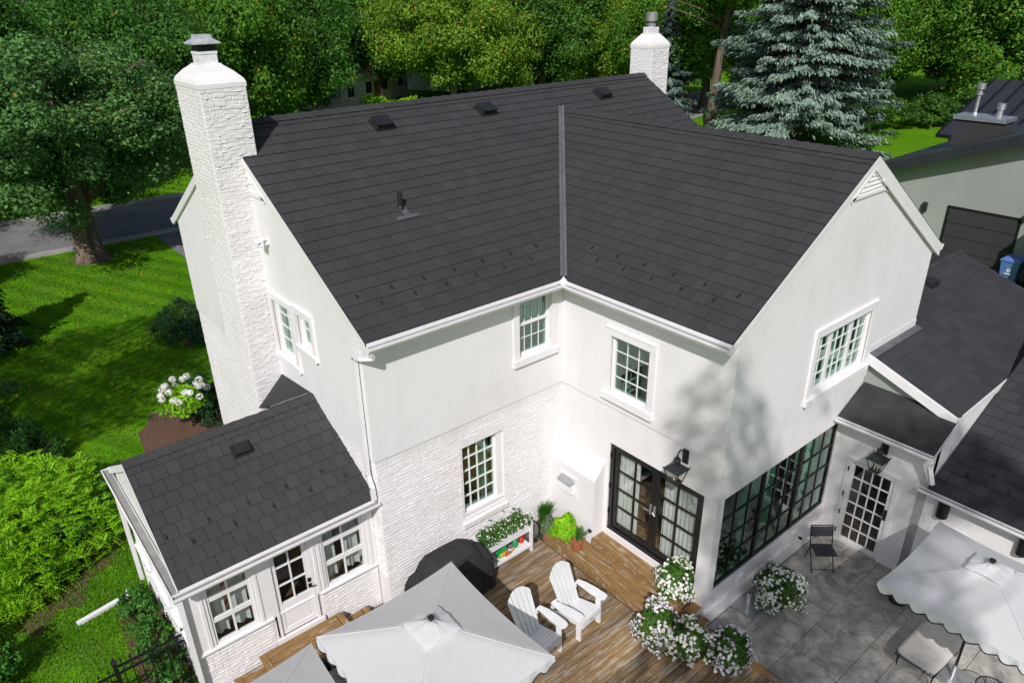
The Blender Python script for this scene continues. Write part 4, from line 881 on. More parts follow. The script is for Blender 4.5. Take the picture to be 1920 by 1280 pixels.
for i, (y_, lb) in enumerate(((-5.83, 'black curved wall sconce under the side wing gutter nearest the white door'), (-7.12, 'black wall sconce under the side wing gutter at the right edge'))):
    t_ = thing('wall_sconce', lb, 'wall lamp', (3.956, y_, 1.24), WEST, 'black sconces on the side wing')
    MB().lathe([(.0,-.15),(.10,-.15),(.10,.15),(.0,.15)], 14, (0, -.03, 0)).build('shade', 'black_metal', t_); MB().box(-.06, .06, -.03, .0, -.1, .1).build('wall_plate', 'black_metal', t_)
fl_ = thing('flood_light', 'white twin floodlight high on the gable beside the tall chimney', 'wall lamp', (-L-up, 3.02, 5.92), WEST); fl_.scale = (.68, .68, .68)
MB().box(-.07, .07, -.10, 0, -.07, .07).build('mount_box', 'trim', fl_); MB().prism([(-.12,-.10,.09),(.12,-.10,.09),(.12,-.32,.02),(-.12,-.32,.02)], (0,0,.02)).build('hood', 'trim', fl_)
for x in (-.07, .07): MB().lathe([(.03,0),(.045,.04),(.055,.12),(0,.12)], 9).build('lamp_head', 'cap_white', fl_, Matrix.Translation((x, -.16, -.02)) @ Matrix.Rotation(R(120), 4, 'X'))

# ------------------------------------------------------------------ parasols
def parasol(loc, hx, hy, ze, zt, label, basez, rz=0):
    """loc: foot of the pole; canopy eaves at ze, apex at zt (heights above the foot)"""
    t_ = thing('patio_umbrella', label, 'umbrella', loc, rz, 'white patio umbrellas'); n = 12
    def zf(u, v):
        r_ = max(abs(u), abs(v)); ang = min(abs(u), abs(v))/max(r_, 1e-6)
        return ze+(zt-ze)*(1-r_)**1.02-.04*r_*(1-ang**2.2)+.02*math.sin(3*u+1)*math.cos(2.5*v)*r_*(1-r_)
    N_ = 28; V = []; Fc = []
    for i in range(N_+1):
        for j in range(N_+1):
            u, v = -1+2*i/N_, -1+2*j/N_; r_ = max(abs(u), abs(v)); ang = min(abs(u), abs(v))/max(r_, 1e-6); pin = 1-.035*r_*(1-ang**2)
            V.append((u*hx*(pin if abs(u) >= abs(v) else 1), v*hy*(pin if abs(v) >= abs(u) else 1), zf(u, v)))
    for i in range(N_):
        for j in range(N_):
            a = i*(N_+1)+j; b = a+N_+1
            Fc += [(a, b, b+1, a+1)]
    can = MB().add(V, Fc).build('canopy', 'canvas', t_, None, True)
    for sx, sy in ((1,1),(1,-1),(-1,1),(-1,-1)): MB().tube([(sx*hx*q/8, sy*hy*q/8, zf(sx*q/8, sy*q/8)+.004) for q in range(2, 9)], .007, 5).build('seam', 'canvas', can)
    # scalloped valance with dark piping, one strip for each side
    for s_ in range(4):
        m = MB(); k = 9; sub = 7; vs = []; tr = []
        for q in range(k*sub+1):
            f_ = -1+2*q/(k*sub); u, v = ((f_, -1), (1, f_), (-f_, 1), (-1, -f_))[s_]; r_ = 1; ang = min(abs(u), abs(v)); pin = 1-.035*(1-ang**2)
            x, y_ = u*hx*(pin if abs(u) >= abs(v) else 1), v*hy*(pin if abs(v) > abs(u) or s_ % 2 == 0 else 1)
            if s_ % 2 == 1: y_ = v*hy; x = u*hx*pin
            else: x = u*hx
            z = zf(u, v); ph = (q % sub)/sub; dp = .085+.085*abs(math.sin(math.pi*ph if q % sub else 0)); ox = .02*math.sin(q*.9)+.012
            nx, ny = ((0,-1),(1,0),(0,1),(-1,0))[s_]
            vs += [(x, y_, z), (x+nx*ox, y_+ny*ox, z-dp)]; tr.append((x+nx*ox, y_+ny*ox, z-dp))
        m.add(vs, [(2*i, 2*i+2, 2*i+3, 2*i+1) for i in range(k*sub)]); vb_ = m.build('valance', 'canvas', t_)
        MB().tube(tr, .0115, 4).build('piping', 'navy_trim', vb_)
    # little wind vent on top
    vv = MB(); vs = []; k = 32; e = .30
    for r_ in (0.12, .55, 1.0):
        for q in range(k):
            a = 2*math.pi*q/k; cx, cy = math.cos(a), math.sin(a); sq = 1/(abs(cx)+abs(cy))
            rad = e*r_*sq*1.25; x, y_ = cx*rad*hx/1.15, cy*rad*hy/1.15
            x, y_ = (x-y_)*.72, (x+y_)*.72
            vs.append((x, y_, zt+.075-(zt-ze)*.30*r_*(.80+.20*abs(math.cos(2*a)))+.008*math.sin(q*2.1+r_*5)*r_))
    vv.add(vs, [(a*k+q, a*k+(q+1) % k, (a+1)*k+(q+1) % k, (a+1)*k+q) for a in range(2) for q in range(k)]+[tuple(range(k))]); vv.build('wind_vent', 'canvas', t_, None, True)
    MB().lathe([(.045,zt+.09),(.05,zt+.10),(.045,zt+.115),(.0,zt+.125)], 12).build('finial', 'black_plastic', t_)
    MB().tube([(0,0,.05),(0,0,zt+.08)], .022, 8).build('pole', 'black_metal', t_)
    for sx, sy in ((1,1),(1,-1),(-1,1),(-1,-1)): MB().tube([(0,0,zt-.09),(sx*hx*.97, sy*hy*.97, ze-.055)], .009, 5).build('rib', 'black_metal', t_)
    bs = MB(); bs.box(-.25,.25,-.25,.25,.0,.03); bs.lathe([(.035,.03),(.035,.28),(.028,.28)], 10); bs.build('base', 'galvanised', t_)
    return t_
parasol((-4.92, -2.64, DZ), 1.17, 1.22, 1.90, 2.36, 'large white scalloped umbrella spread over the middle of the deck', DZ)
parasol((-7.32, -2.55, DZ), 1.15, 1.15, 1.83, 2.32, 'white umbrella cut off by the bottom edge left of the largest umbrella', DZ)
parasol((2.23, -7.08, PZ), 1.10, 1.10, 1.97, 2.40, 'white scalloped umbrella over the grey patio at the right edge', PZ)
ub = thing('umbrella_base', 'empty steel umbrella stand with square plate below the black picture window', 'umbrella stand', (1.0, -4.03, PZ))
MB().box(-.235,.235,-.235,.235,.0,.022).build('base_plate', 'galvanised', ub); MB().lathe([(.042,.022),(.042,.34),(.034,.34),(.034,.1)], 14, (0,.03,0)).build('sleeve', 'galvanised', ub); MB().lathe([(.0,0),(.025,.0),(.025,.04),(0,.04)], 8).build('knob', 'black_plastic', ub, Matrix.Translation((.05, .03, .27)) @ Matrix.Rotation(R(90), 4, 'Y'))

# ------------------------------------------------------------------ adirondack chairs
simple('chair_white', (.76,.76,.765), .5, 0, .07, 5, .08, 50)
def rpoly(pts, th, mb, M=None):        # flat board from an outline (x,y), thickness th in z
    n = len(pts); vs = [(x, y, 0) for x, y in pts]+[(x, y, th) for x, y in pts]
    if M is not None: vs = [M @ Vector(v) for v in vs]
    mb.add(vs, [tuple(range(n))[::-1], tuple(range(n, 2*n))]+[(i, (i+1) % n, n+(i+1) % n, n+i) for i in range(n)])
def adirondack(loc, rz, label):
    """front of the chair faces local -y, origin on the deck under the seat"""
    t_ = thing('adirondack_chair', label, 'chair', loc, rz, 'white adirondack chairs on the deck'); m_ = 'chair_white'
    for sx in (-1, 1):
        f = MB(); f.prism([(sx*.275-.018, -.48, 0), (sx*.275-.018, -.39, 0), (sx*.275-.018, -.37, .52), (sx*.275-.018, -.47, .52)], (.036, 0, 0)); f.build('front_leg', m_, t_)
        b_ = MB(); b_.prism([(sx*.235-.014, -.47, .30), (sx*.235-.014, -.47, .40), (sx*.235-.014, .02, .30), (sx*.235-.014, .48, .09), (sx*.235-.014, .50, .0), (sx*.235-.014, .40, .0), (sx*.235-.014, -.02, .20)], (.028, 0, 0)); b_.build('back_leg', m_, t_)
        arm = [(-.055, .44), (-.085, .30), (-.095, .10), (-.085, -.14), (-.06, -.20), (0, -.215), (.06, -.20), (.085, -.14), (.075, .1), (.045, .30), (.03, .44)]
        a_ = MB(); rpoly([(x*(-sx)+sx*.325, y-.33+.0) for x, y in arm][::(1 if sx < 0 else -1)], .028, a_); a_.build('arm', m_, t_, Matrix.Translation((0, 0, .545)) @ Matrix.Rotation(R(-2.5), 4, 'X'))
        br = MB(); br.prism([(sx*.295, -.46, .545), (sx*.295, -.33, .545), (sx*.295, -.42, .37)], (sx*.02, 0, 0)); br.build('arm_bracket', m_, t_)
        s2 = MB(); s2.prism([(sx*.262, .06, .50), (sx*.262, .12, .55), (sx*.262, .30, .07), (sx*.262, .23, .07)], (sx*.018, 0, 0)); s2.build('rear_support', m_, t_)
    for i in range(6):
        y_ = -.45+i*.078; z = .395-.10*(i/5)**1.1*1.0
        s_ = MB(); s_.box(-.245, .245, -.036, .036, 0, .02); s_.build('seat_slat', m_, t_, Matrix.Translation((0, y_, z)) @ Matrix.Rotation(R(-12), 4, 'X'))
    MB().box(-.25, .25, -.492, -.472, .26, .405).build('front_apron', m_, t_); MB().box(-.045, .045, -.4945, -.4915, .31, .325).build('badge', 'black_plastic', t_)
    MB().box(-.30, .30, .085, .115, .50, .55).build('back_rail', m_, t_)
    ln = [.74, .82, .85, .82, .74]; bm = Matrix.Translation((0, -.03, .30)) @ Matrix.Rotation(R(-24), 4, 'X')
    for i in range(5):
        xa_ = -.215+i*.087; w0, w1 = .068, .090; sp = (i-2)*.020; top = []
        for q in range(7):
            a = -1+2*q/6; xx = xa_+.041+sp+a*w1/2; glob = (xx)/.27; top.append((xx, ln[2]-.15*glob*glob-.02*(glob**4)))
        pts = [(xa_+.041-w0/2, 0), (xa_+.041+w0/2, 0)]+top[::-1]
        s_ = MB(); n = len(pts); vs = [(x, 0, z) for x, z in pts]+[(x, -.022, z) for x, z in pts]
        s_.add(vs, [tuple(range(n))[::-1], tuple(range(n, 2*n))]+[(k, (k+1) % n, n+(k+1) % n, n+k) for k in range(n)]); s_.build('back_slat', m_, t_, bm)
    return t_
adirondack((-1.84, -2.20, DZ), R(7), 'white adirondack chair on the deck, the one nearer the french doors')
adirondack((-2.78, -2.20, DZ), R(5), 'white adirondack chair on the deck, half hidden by the large umbrella')

# ------------------------------------------------------------------ covered grill
gt = thing('covered_grill', 'barbecue grill under a black fabric cover against the white brick wall', 'grill', (-3.12, -.42, DZ))
secs = [(-.86, .40, .24, .40), (-.84, .74, .27, .52), (-.74, .84, .31, .60), (-.60, .90, .34, .66), (-.48, 1.02, .36, .80), (-.36, 1.10, .36, .86), (0, 1.13, .36, .88), (.34, 1.11, .36, .86), (.46, 1.03, .36, .80), (.56, .90, .35, .66), (.70, .83, .33, .60), (.78, .74, .29, .52), (.81, .40, .25, .40)]
V = []; ring = 17
for k, (x, zt_, hd_, sh_) in enumerate(secs):
    for q in range(ring):
        a = q/(ring-1); # profile from front bottom over the top to back bottom
        if a < .34: s_ = a/.34; y_, z = -hd_*(1.0-.03*s_), .03+s_*(sh_-.03)
        elif a < .66: s_ = (a-.34)/.32; y_ = -hd_*.97+2*hd_*.97*s_; z = sh_+(zt_-sh_)*math.sin(math.pi*s_)**.55
        else: s_ = (a-.66)/.34; y_, z = hd_*(.97+.03*s_), sh_-s_*(sh_-.03)
        wr = .016*math.sin(x*13+a*9)+.014*math.sin(a*31+x*7)*(1 if a < .4 else .5)+(.028*abs(math.sin(x*9+1.3*math.sin(a*6)))**3-.012)*(1.2 if a < .34 else .8)
        V.append((x+.01*math.sin(q*1.7), y_+wr*(1 if a < .34 or a > .66 else .3), z+wr*.6))
gm_ = MB().add(V, [(k*ring+q, (k+1)*ring+q, (k+1)*ring+q+1, k*ring+q+1) for k in range(len(secs)-1) for q in range(ring-1)]+[tuple(range(ring)), tuple(range((len(secs)-1)*ring, len(secs)*ring))[::-1]])
gm_.build('fabric_cover', 'grill_fabric', gt, None, False)
for x, y_ in ((-.5,-.25),(.5,-.25),(-.5,.25),(.5,.25)): MB().lathe([(.03,-.0),(.03,.06),(0,.06)], 8, (x, y_, 0)).build('caster', 'black_plastic', gt)

# ------------------------------------------------------------------ planter table and what stands on its shelf
pt_ = thing('planter_table', 'white wooden planter table with lower shelf under the brick wall window', 'planter', (-1.78, -.27, DZ))
for x in (-.57, .57):
    for y_ in (-.17, .17): MB().box(x-.028, x+.028, y_-.028, y_+.028, 0, .74).build('leg', 'chair_white', pt_)
for y_ in (-.155, .155): MB().box(-.54, .54, y_-.012, y_+.012, .50, .72).build('side_panel', 'chair_white', pt_)
for x in (-.575, .575): MB().box(x-.012, x+.012, -.14, .14, .50, .72).build('end_panel', 'chair_white', pt_)
MB().box(-.54, .54, -.14, .14, .52, .66).build('soil', 'soil', pt_)
for i in range(5): MB().box(-.56, .56, -.165+i*.067, -.165+i*.067+.060, .14, .16).build('shelf_slat', 'chair_white', pt_)
MB().box(-.56, .56, -.19, -.165, .11, .16).build('shelf_rail', 'chair_white', pt_)
def pile(n, sx, sy, sz_, size, seed=0, up_=.4):
    P = rng.uniform(-1, 1, (n, 3))*np.array([sx, sy, 1]); P[:, 2] = np.abs(rng.normal(size=n))*sz_*.5+rng.uniform(0, .4, n)*sz_
    N = rng.normal(size=(n, 3))*.6+np.array([0, -.2, 1]); return leaf_mesh('foliage', P, N, rng.uniform(.6, 1.2, n)*size, .6)
put('foliage', pile(1500, .56, .19, .16, .062), 'leaf_flower', pt_, Matrix.Translation((0, -.02, .66)), False, 'stuff')
def disc_mesh(name, P, N, S, k=6):
    n = len(P); N = N/np.linalg.norm(N, axis=1, keepdims=True); q = rng.normal(size=(n, 3)); a = np.cross(N, q); a /= np.linalg.norm(a, axis=1, keepdims=True); b = np.cross(N, a)
    vs = []; fs = []
    for i in range(n):
        o0 = len(vs); vs.append(tuple(P[i]-N[i]*S[i]*.12))
        for j in range(2*k):
            r_ = S[i]*(.5 if j % 2 else .40); t_ = math.pi*j/k; vs.append(tuple(P[i]+(a[i]*math.cos(t_)+b[i]*math.sin(t_))*r_))
        fs += [(o0, o0+1+j, o0+1+(j+1) % (2*k)) for j in range(2*k)]
    m = bpy.data.meshes.new(name); m.from_pydata(vs, [], fs); m.update(); return m
n = 130; P = rng.uniform(-1, 1, (n, 3))*np.array([.55, .18, 0])+np.array([0, -.03, .74])+np.abs(rng.normal(size=(n, 1)))*np.array([[0, -.02, .07]]); put('blossoms', disc_mesh('blossoms', P, rng.normal(size=(n, 3))*.4+np.array([0, -.4, 1]), np.full(n, .036), 5), 'blossom_white', pt_, None, False, 'stuff')
SH = DZ+.16
def shelf_thing(name, label, cat, x, y_, z=SH): return thing(name, label, cat, (x, y_, z))
b1 = shelf_thing('fertilizer_bag', 'green and yellow garden bag on the planter shelf', 'bag', -1.86, -.30); MB().prism([(-.10,-.06,0),(.10,-.06,0),(.09,-.05,.2),(.02,-.03,.24),(-.08,-.05,.21)], (0,.11,0)).build('sack', 'green_bag', b1); MB().box(-.09,.09,-.064,-.058,.03,.10).build('label_band', 'yellow_label', b1)
b2 = shelf_thing('watering_bottle', 'bright green bottle on the planter shelf', 'bottle', -1.50, -.28); MB().lathe([(.06,0),(.065,.03),(.062,.16),(.03,.2),(.02,.25),(0,.25)], 12).build('bottle_body', 'green_bag', b2); MB().lathe([(.024,.25),(.024,.29),(0,.29)], 8).build('bottle_cap', 'black_plastic', b2)
b3 = shelf_thing('hose_coil', 'small orange coil on the planter shelf beside the garden bag', 'hose', -1.80, -.40); m = MB(); m.tube([(.05*math.cos(a*.5), .02*math.sin(a)*.2, .06+.05*math.sin(a*.5)) for a in range(14)], .014, 6, False); m.build('hose_ring', 'orange_plastic', b3)
b4 = shelf_thing('hand_trowel', 'orange handled trowel lying on the planter shelf', 'tool', -1.66, -.37); MB().tube([(0,0,.02),(.10,.03,.025)], .014, 6).build('grip', 'orange_plastic', b4); MB().prism([(-.10,-.04,.015),(-.02,-.03,.02),(0,0,.022),(-.02,.03,.02),(-.10,.03,.015),(-.14,-.005,.012)], (0,0,.005)).build('blade', 'tool_grey', b4)
b5 = shelf_thing('plant_tin', 'grey tin with small tools on the planter shelf', 'tin', -1.60, -.25); MB().lathe([(.05,0),(.055,.12),(.048,.12),(.045,.02),(0,.02)], 12).build('tin_body', 'tool_grey', b5); MB().tube([(0,0,.02),(.03,.01,.2)], .008, 5).build('tool_handle', 'black_plastic', b5)
b6 = shelf_thing('red_can', 'red watering can at the right end of the planter shelf', 'watering can', -1.32, -.26); MB().lathe([(.055,0),(.06,.10),(.04,.13),(0,.13)], 12).build('can_body', 'red_plastic', b6); MB().tube([(.04,0,.05),(.12,0,.14)], .012, 6).build('spout', 'red_plastic', b6)
b7 = shelf_thing('teal_bucket', 'dark teal bucket at the left end of the planter shelf', 'bucket', -2.22, -.30); MB().lathe([(.07,0),(.095,.16),(.09,.16),(.066,.012),(0,.012)], 14).build('bucket_body', 'teal_plastic', b7); MB().tube([(.09*math.cos(a), 0, .16+.05*math.sin(a)) for a in [math.pi*i/8 for i in range(9)]], .005, 5).build('bucket_handle', 'tool_grey', b7)
b8 = shelf_thing('hand_fork', 'short dark wooden handled fork leaning across the planter shelf', 'tool', -2.06, -.33); MB().tube([(0,-.05,.02),(-.10,.08,.20)], .012, 6).build('handle', 'deck_wood', b8); MB().prism([(.0,-.06,.01),(.05,-.10,.01),(.06,-.07,.01),(.02,-.04,.01)], (0,0,.01)).build('tines', 'tool_grey', b8)
dk_ = thing('round_canister', 'rounded grey metal canister standing at the right end of the planter table', 'canister', (-1.03, -.22, DZ), R(-28))
MB().lathe([(.0,-.075),(.12,-.07),(.19,-.045),(.215,0),(.19,.045),(.12,.07),(0,.075)], 22).build('drum', 'tool_grey', dk_, Matrix.Translation((0,0,.26)) @ Matrix.Rotation(R(90), 4, 'X') @ Matrix.Diagonal((.82,1.12,1,1)))
MB().tube([(.18*math.cos(a), 0, .26+.245*math.sin(a)) for a in [2*math.pi*i/24 for i in range(25)]], .012, 6).build('rim', 'black_plastic', dk_)
for x in (-.09, .09): MB().lathe([(0,-.02),(.04,-.02),(.04,.02),(0,.02)], 10).build('wheel', 'black_plastic', dk_, Matrix.Translation((x, -.06, .04)) @ Matrix.Rotation(R(90), 4, 'X'))

# ------------------------------------------------------------------ pots of herbs and flowers
def pot(par, r0, r1, h, mat, square=False):
    if square:
        m = MB(); m.add([(-r0,-r0,0),(r0,-r0,0),(r0,r0,0),(-r0,r0,0),(-r1,-r1,h),(r1,-r1,h),(r1,r1,h),(-r1,r1,h),(-r1*.88,-r1*.88,h),(r1*.88,-r1*.88,h),(r1*.88,r1*.88,h),(-r1*.88,r1*.88,h),(-r1*.86,-r1*.86,h-.04),(r1*.86,-r1*.86,h-.04),(r1*.86,r1*.86,h-.04),(-r1*.86,r1*.86,h-.04)],
              [(3,2,1,0)]+[(4*i+j, 4*i+(j+1) % 4, 4*i+4+(j+1) % 4, 4*i+4+j) for i in range(3) for j in range(4)]+[(12,13,14,15)]); return m.build('pot', mat, par)
    return MB().lathe([(r0,0),(r1*.95,h*.82),(r1,h*.82),(r1,h),(r1*.88,h),(r1*.86,h-.03),(0,h-.03)], 20).build('pot', mat, par, None, False)
def ball_foliage(n, rx, rz_, size, up_=.3, hang=.0, asp=.6, full=False):
    d = sph(n); d[:, 2] = np.abs(d[:, 2])*1.0-(.35 if full else .12); ph = rng.uniform(0, 6.28, 3); bump = 1+.20*np.sin(d[:, 0]*4+ph[0])*np.cos(d[:, 1]*4.5+ph[1])+.10*np.sin(d[:, 2]*7+d[:, 0]*6+ph[2])
    r_ = rng.uniform(.62, 1.03, n)**.6*bump; P = d*r_[:, None]*np.array([rx, rx, rz_]); P[:, 2] -= hang*(np.hypot(P[:, 0], P[:, 1])/rx)**2
    return P, d+rng.normal(size=(n, 3))*.5+np.array([0, 0, up_])
def flower_pot(loc, label, rx, rz_, pz, potmat, bl, nb, square=False, rot=0, pr=.16):
    t_ = thing('flower_pot', label, 'flower pot', loc, rot, 'potted petunias around the terrace')
    pot(t_, pr*.75, pr, pz, potmat, square); MB().lathe([(0,0),(pr*.8,0),(pr*.8,.01),(0,.01)], 14, (0,0,pz-.035)).build('soil', 'soil', t_)
    rs_ = rng.bit_generator.state; P, N = ball_foliage(2600, rx, rz_, .06, .3, rz_*.35); put('foliage', leaf_mesh('foliage', P+np.array([0, 0, pz+.10]), N, rng.uniform(.035, .075, len(P)), .6), 'leaf_flower', t_, None, False, 'stuff')
    rr_ = np.linalg.norm(P/np.array([rx, rx, rz_]), axis=1); idx = np.argsort(-rr_)[:1500]; idx = rng.choice(idx, min(int(nb*1.35), 1500), replace=False); d_ = P[idx]/np.maximum(np.linalg.norm(P[idx], axis=1, keepdims=True), 1e-6)
    P = P[idx]*1.06; N = d_*.8+rng.normal(size=P.shape)*.35+np.array([-.12, -.12, .45])
    put('blossoms', disc_mesh('blossoms', P+np.array([0, 0, pz+.10]), N, rng.uniform(.046, .066, len(P)), 5), bl, t_, None, False, 'stuff'); return t_
flower_pot((-.17, -3.22, 0), 'white petunias in a white pot on the step before the french doors', .36, .40, .20, 'pot_white', 'blossom_white', 330)
flower_pot((-1.00, -3.47, DZ), 'pale lilac petunias in a square pot, leftmost of three at the deck corner', .38, .42, .24, 'pot_white', 'blossom_lilac', 400, True, .3)
flower_pot((-.88, -4.10, DZ), 'white petunias in a round white pot, middle of three at the deck corner', .36, .42, .26, 'pot_white', 'blossom_white', 330)
flower_pot((-.50, -4.62, DZ), 'pinkish petunias in a square pot, rightmost of three at the deck corner', .35, .42, .24, 'pot_white', 'blossom_lilac', 360, True, .5)
f5 = flower_pot((1.50, -4.30, PZ), 'big spreading white petunias in a dark pot under the picture window', .46, .46, .30, 'pot_dark', 'blossom_white', 520, pr=.24)
flower_pot((3.25, -5.72, PZ), 'white flowers in a dark bowl tucked under the right umbrella by the door', .30, .34, .34, 'pot_dark', 'blossom_white', 170, pr=.22)
def herb(loc, label, cat='herb pot'): return thing('herb_pot', label, cat, loc, 0, 'herb pots in the wall corner')
h1 = herb((-.60, -1.12, -.175), 'terracotta pot of upright rosemary on a saucer, nearest the french doors'); pot(h1, .085, .115, .17, 'terracotta'); MB().lathe([(.10,0),(.14,.025),(.13,.025),(.1,.012),(0,.012)], 16).build('saucer', 'terracotta', h1)
P = []; N = []; ln = []
for i in range(26):
    a = random.uniform(0, 6.28); le = random.uniform(.3, 1.0); hgt = random.uniform(.12, .34)
    for k in range(42):
        s_ = k/42; P.append((math.cos(a)*.16*le*s_**1.2+random.gauss(0, .008)+.06*s_*s_, math.sin(a)*.16*le*s_**1.2-.10*s_**2*le+random.gauss(0, .008), .16+hgt*s_)); N.append((random.gauss(0, 1), random.gauss(0, 1), .6)); ln.append((math.cos(a), math.sin(a), 1))
put('foliage', leaf_mesh('foliage', np.array(P), np.array(N), rng.uniform(.03, .05, len(P)), .25, np.array(ln)*1.0), 'leaf_herb', h1, None, False, 'stuff')
h2 = herb((-.58, -.76, -.175), 'bushy bright green basil filling the largest herb pot'); pot(h2, .11, .15, .18, 'terracotta'); P, N = ball_foliage(1500, .27, .34, .07, .5, .04); put('foliage', leaf_mesh('foliage', P+np.array([0,0,.22]), N, rng.uniform(.05, .085, len(P)), .7), 'leaf_bright', h2, None, False, 'stuff')
h3 = herb((-.62, -.32, DZ), 'grey green sage in a terracotta pot beside the basil'); pot(h3, .085, .115, .17, 'terracotta'); P, N = ball_foliage(1100, .21, .27, .05, .4, .05); put('foliage', leaf_mesh('foliage', P+np.array([0,0,.2]), N, rng.uniform(.03, .055, len(P)), .45), 'leaf_sage', h3, None, False, 'stuff')
h4 = herb((-.58, -.10, DZ), 'tall tuft of chives against the brick wall'); pot(h4, .10, .13, .2, 'terracotta'); P = []; 
V = []
for i in range(420):
    a = random.uniform(0, 6.28); le = random.uniform(.05, .24); hgt = random.uniform(.28, .5); b0 = Vector((random.gauss(0, .04), random.gauss(0, .03), .18)); tip = b0+Vector((math.cos(a)*le, math.sin(a)*le*.6-.05, hgt)); mid = b0.lerp(tip, .55)+Vector((0, 0, .06)); w_ = Vector((-math.sin(a), math.cos(a), 0))*.006
    V += [b0-w_, b0+w_, mid+w_*.8, mid-w_*.8, mid-w_*.8, mid+w_*.8, tip+w_*.2, tip-w_*.2]
put('foliage', quads_mesh('foliage', np.array([tuple(p) for p in V])), 'leaf_herb', h4, None, False, 'stuff')

# ------------------------------------------------------------------ patio furniture
fc = thing('folding_chair', 'dark folding chair with mesh seat beside the white glazed door', 'chair', (2.98, -4.30, PZ), R(-42))
# local: faces -y ; width .42
for sx in (-1, 1):
    MB().tube([(sx*.21, .22, .82), (sx*.21, .10, .44), (sx*.21, -.20, .0)], .011, 6).build('side_frame', 'black_metal', fc); MB().tube([(sx*.195, -.24, .45), (sx*.195, .10, .42), (sx*.195, .26, .0)], .011, 6).build('rear_leg', 'black_metal', fc)
MB().tube([(-.21, .22, .82), (.21, .22, .82)], .011, 6).build('top_rail', 'black_metal', fc); MB().tube([(-.2, -.17, .05), (.2, -.17, .05)], .008, 6).build('cross_bar', 'black_metal', fc)
MB().prism([(-.2, .205, .80), (.2, .205, .80), (.2, .16, .60), (-.2, .16, .60)], (0, .008, 0)).build('back_panel', 'fabric_mesh', fc); MB().prism([(-.2, .13, .43), (.2, .13, .43), (.2, -.25, .455), (-.2, -.25, .455)], (0, 0, .008)).build('seat_panel', 'fabric_mesh', fc)
ot = thing('cushioned_bench', 'beige cushioned bench on black wire legs half shaded by the right umbrella', 'bench', (2.24, -6.66, PZ), R(-2))
def pillow(par, name, mat, sx, sy, sz_, M, n=14, p=4):
    V = []; F_ = []
    for s_ in (1, -1):
        o0 = len(V)
        for i in range(n+1):
            for j in range(n+1):
                u, v = -1+2*i/n, -1+2*j/n; e = (max(0, 1-abs(u)**p)*max(0, 1-abs(v)**p))**.38; c = 1-.06*(abs(u)*abs(v))**3
                V.append((u*sx*c, v*sy*c, s_*sz_*e))
        for i in range(n):
            for j in range(n):
                a = o0+i*(n+1)+j; b = a+n+1; F_.append((a, b, b+1, a+1) if s_ > 0 else (a, a+1, b+1, b))
    return MB().add(V, F_).build(name, mat, par, M, True)
pillow(ot, 'cushion', 'cushion', .57, .33, .075, Matrix.Translation((0,0,.36)), 16, 8)
MB().tube([(-.55,-.31,.29),(.55,-.31,.29),(.55,.31,.29),(-.55,.31,.29),(-.55,-.31,.29)], .010, 6).build('seat_frame', 'black_metal', ot)
for sx in (-1, 1):
    for sy in (-1, 1): MB().tube([(sx*.50, sy*.29, .29), (sx*.47, sy*.27, 0), (sx*.40, sy*.29, .29)], .008, 5).build('hairpin_leg', 'black_metal', ot)
wc = thing('wire_chair', 'round black wire chair cut off at the bottom edge under the right umbrella', 'chair', (2.02, -7.66, PZ))
MB().tube([(.23*math.cos(a), .23*math.sin(a), .44) for a in [2*math.pi*i/28 for i in range(29)]], .011, 6).build('seat_ring', 'black_metal', wc)
for i in range(-6, 7):
    o_ = i*.034; l_ = math.sqrt(max(0, .225**2-o_**2)); MB().tube([(o_, -l_, .44), (o_, 0, .425), (o_, l_, .44)], .0035, 4).build('seat_wire', 'black_metal', wc); MB().tube([(-l_, o_, .442), (0, o_, .427), (l_, o_, .442)], .0035, 4).build('seat_wire', 'black_metal', wc)
for k in range(4): a = .78+k*1.571; MB().tube([(.2*math.cos(a), .2*math.sin(a), .44), (.25*math.cos(a), .25*math.sin(a), 0)], .009, 5).build('leg', 'black_metal', wc)
sf = thing('outdoor_sofa', 'grey cushioned outdoor sofa glimpsed between the two deck umbrellas', 'sofa', (-5.62, -1.45, DZ))
MB().box(-.42,.42,-.75,.75,.0,.26).build('sofa_base', 'sofa_grey', sf); pillow(sf, 'seat_cushion', 'sofa_grey', .42, .36, .08, Matrix.Translation((0,-.37,.32)), 12, 8); pillow(sf, 'seat_cushion', 'sofa_grey', .42, .36, .08, Matrix.Translation((0,.37,.32)), 12, 8)
for i in range(7): MB().box(-.40+i*.125, -.33+i*.125, .76, .785, .10, .50).build('back_slat', 'black_metal', sf)
MB().box(-.42,.44,.755,.79,.50,.53).build('back_rail', 'black_metal', sf)
t = NT('leaf_print'); c = t.coord(); vn = t.n('ShaderNodeTexVoronoi'); vn.inputs['Scale'].default_value = 16; t.l(c, vn.inputs[0]); t.pr(t.ramp(vn.outputs[0], [(.30, (.02,.03,.07)), (.34, (.62,.40,.42))]), .9)
pl_ = thing('throw_pillow', 'pink throw pillow with navy leaf print on the grey sofa', 'pillow', (-5.50, -1.02, DZ+.42)); pillow(pl_, 'pillow_case', 'leaf_print', .19, .19, .06, Matrix.Rotation(R(28), 4, 'Z') @ Matrix.Rotation(R(18), 4, 'X'), 12, 3)
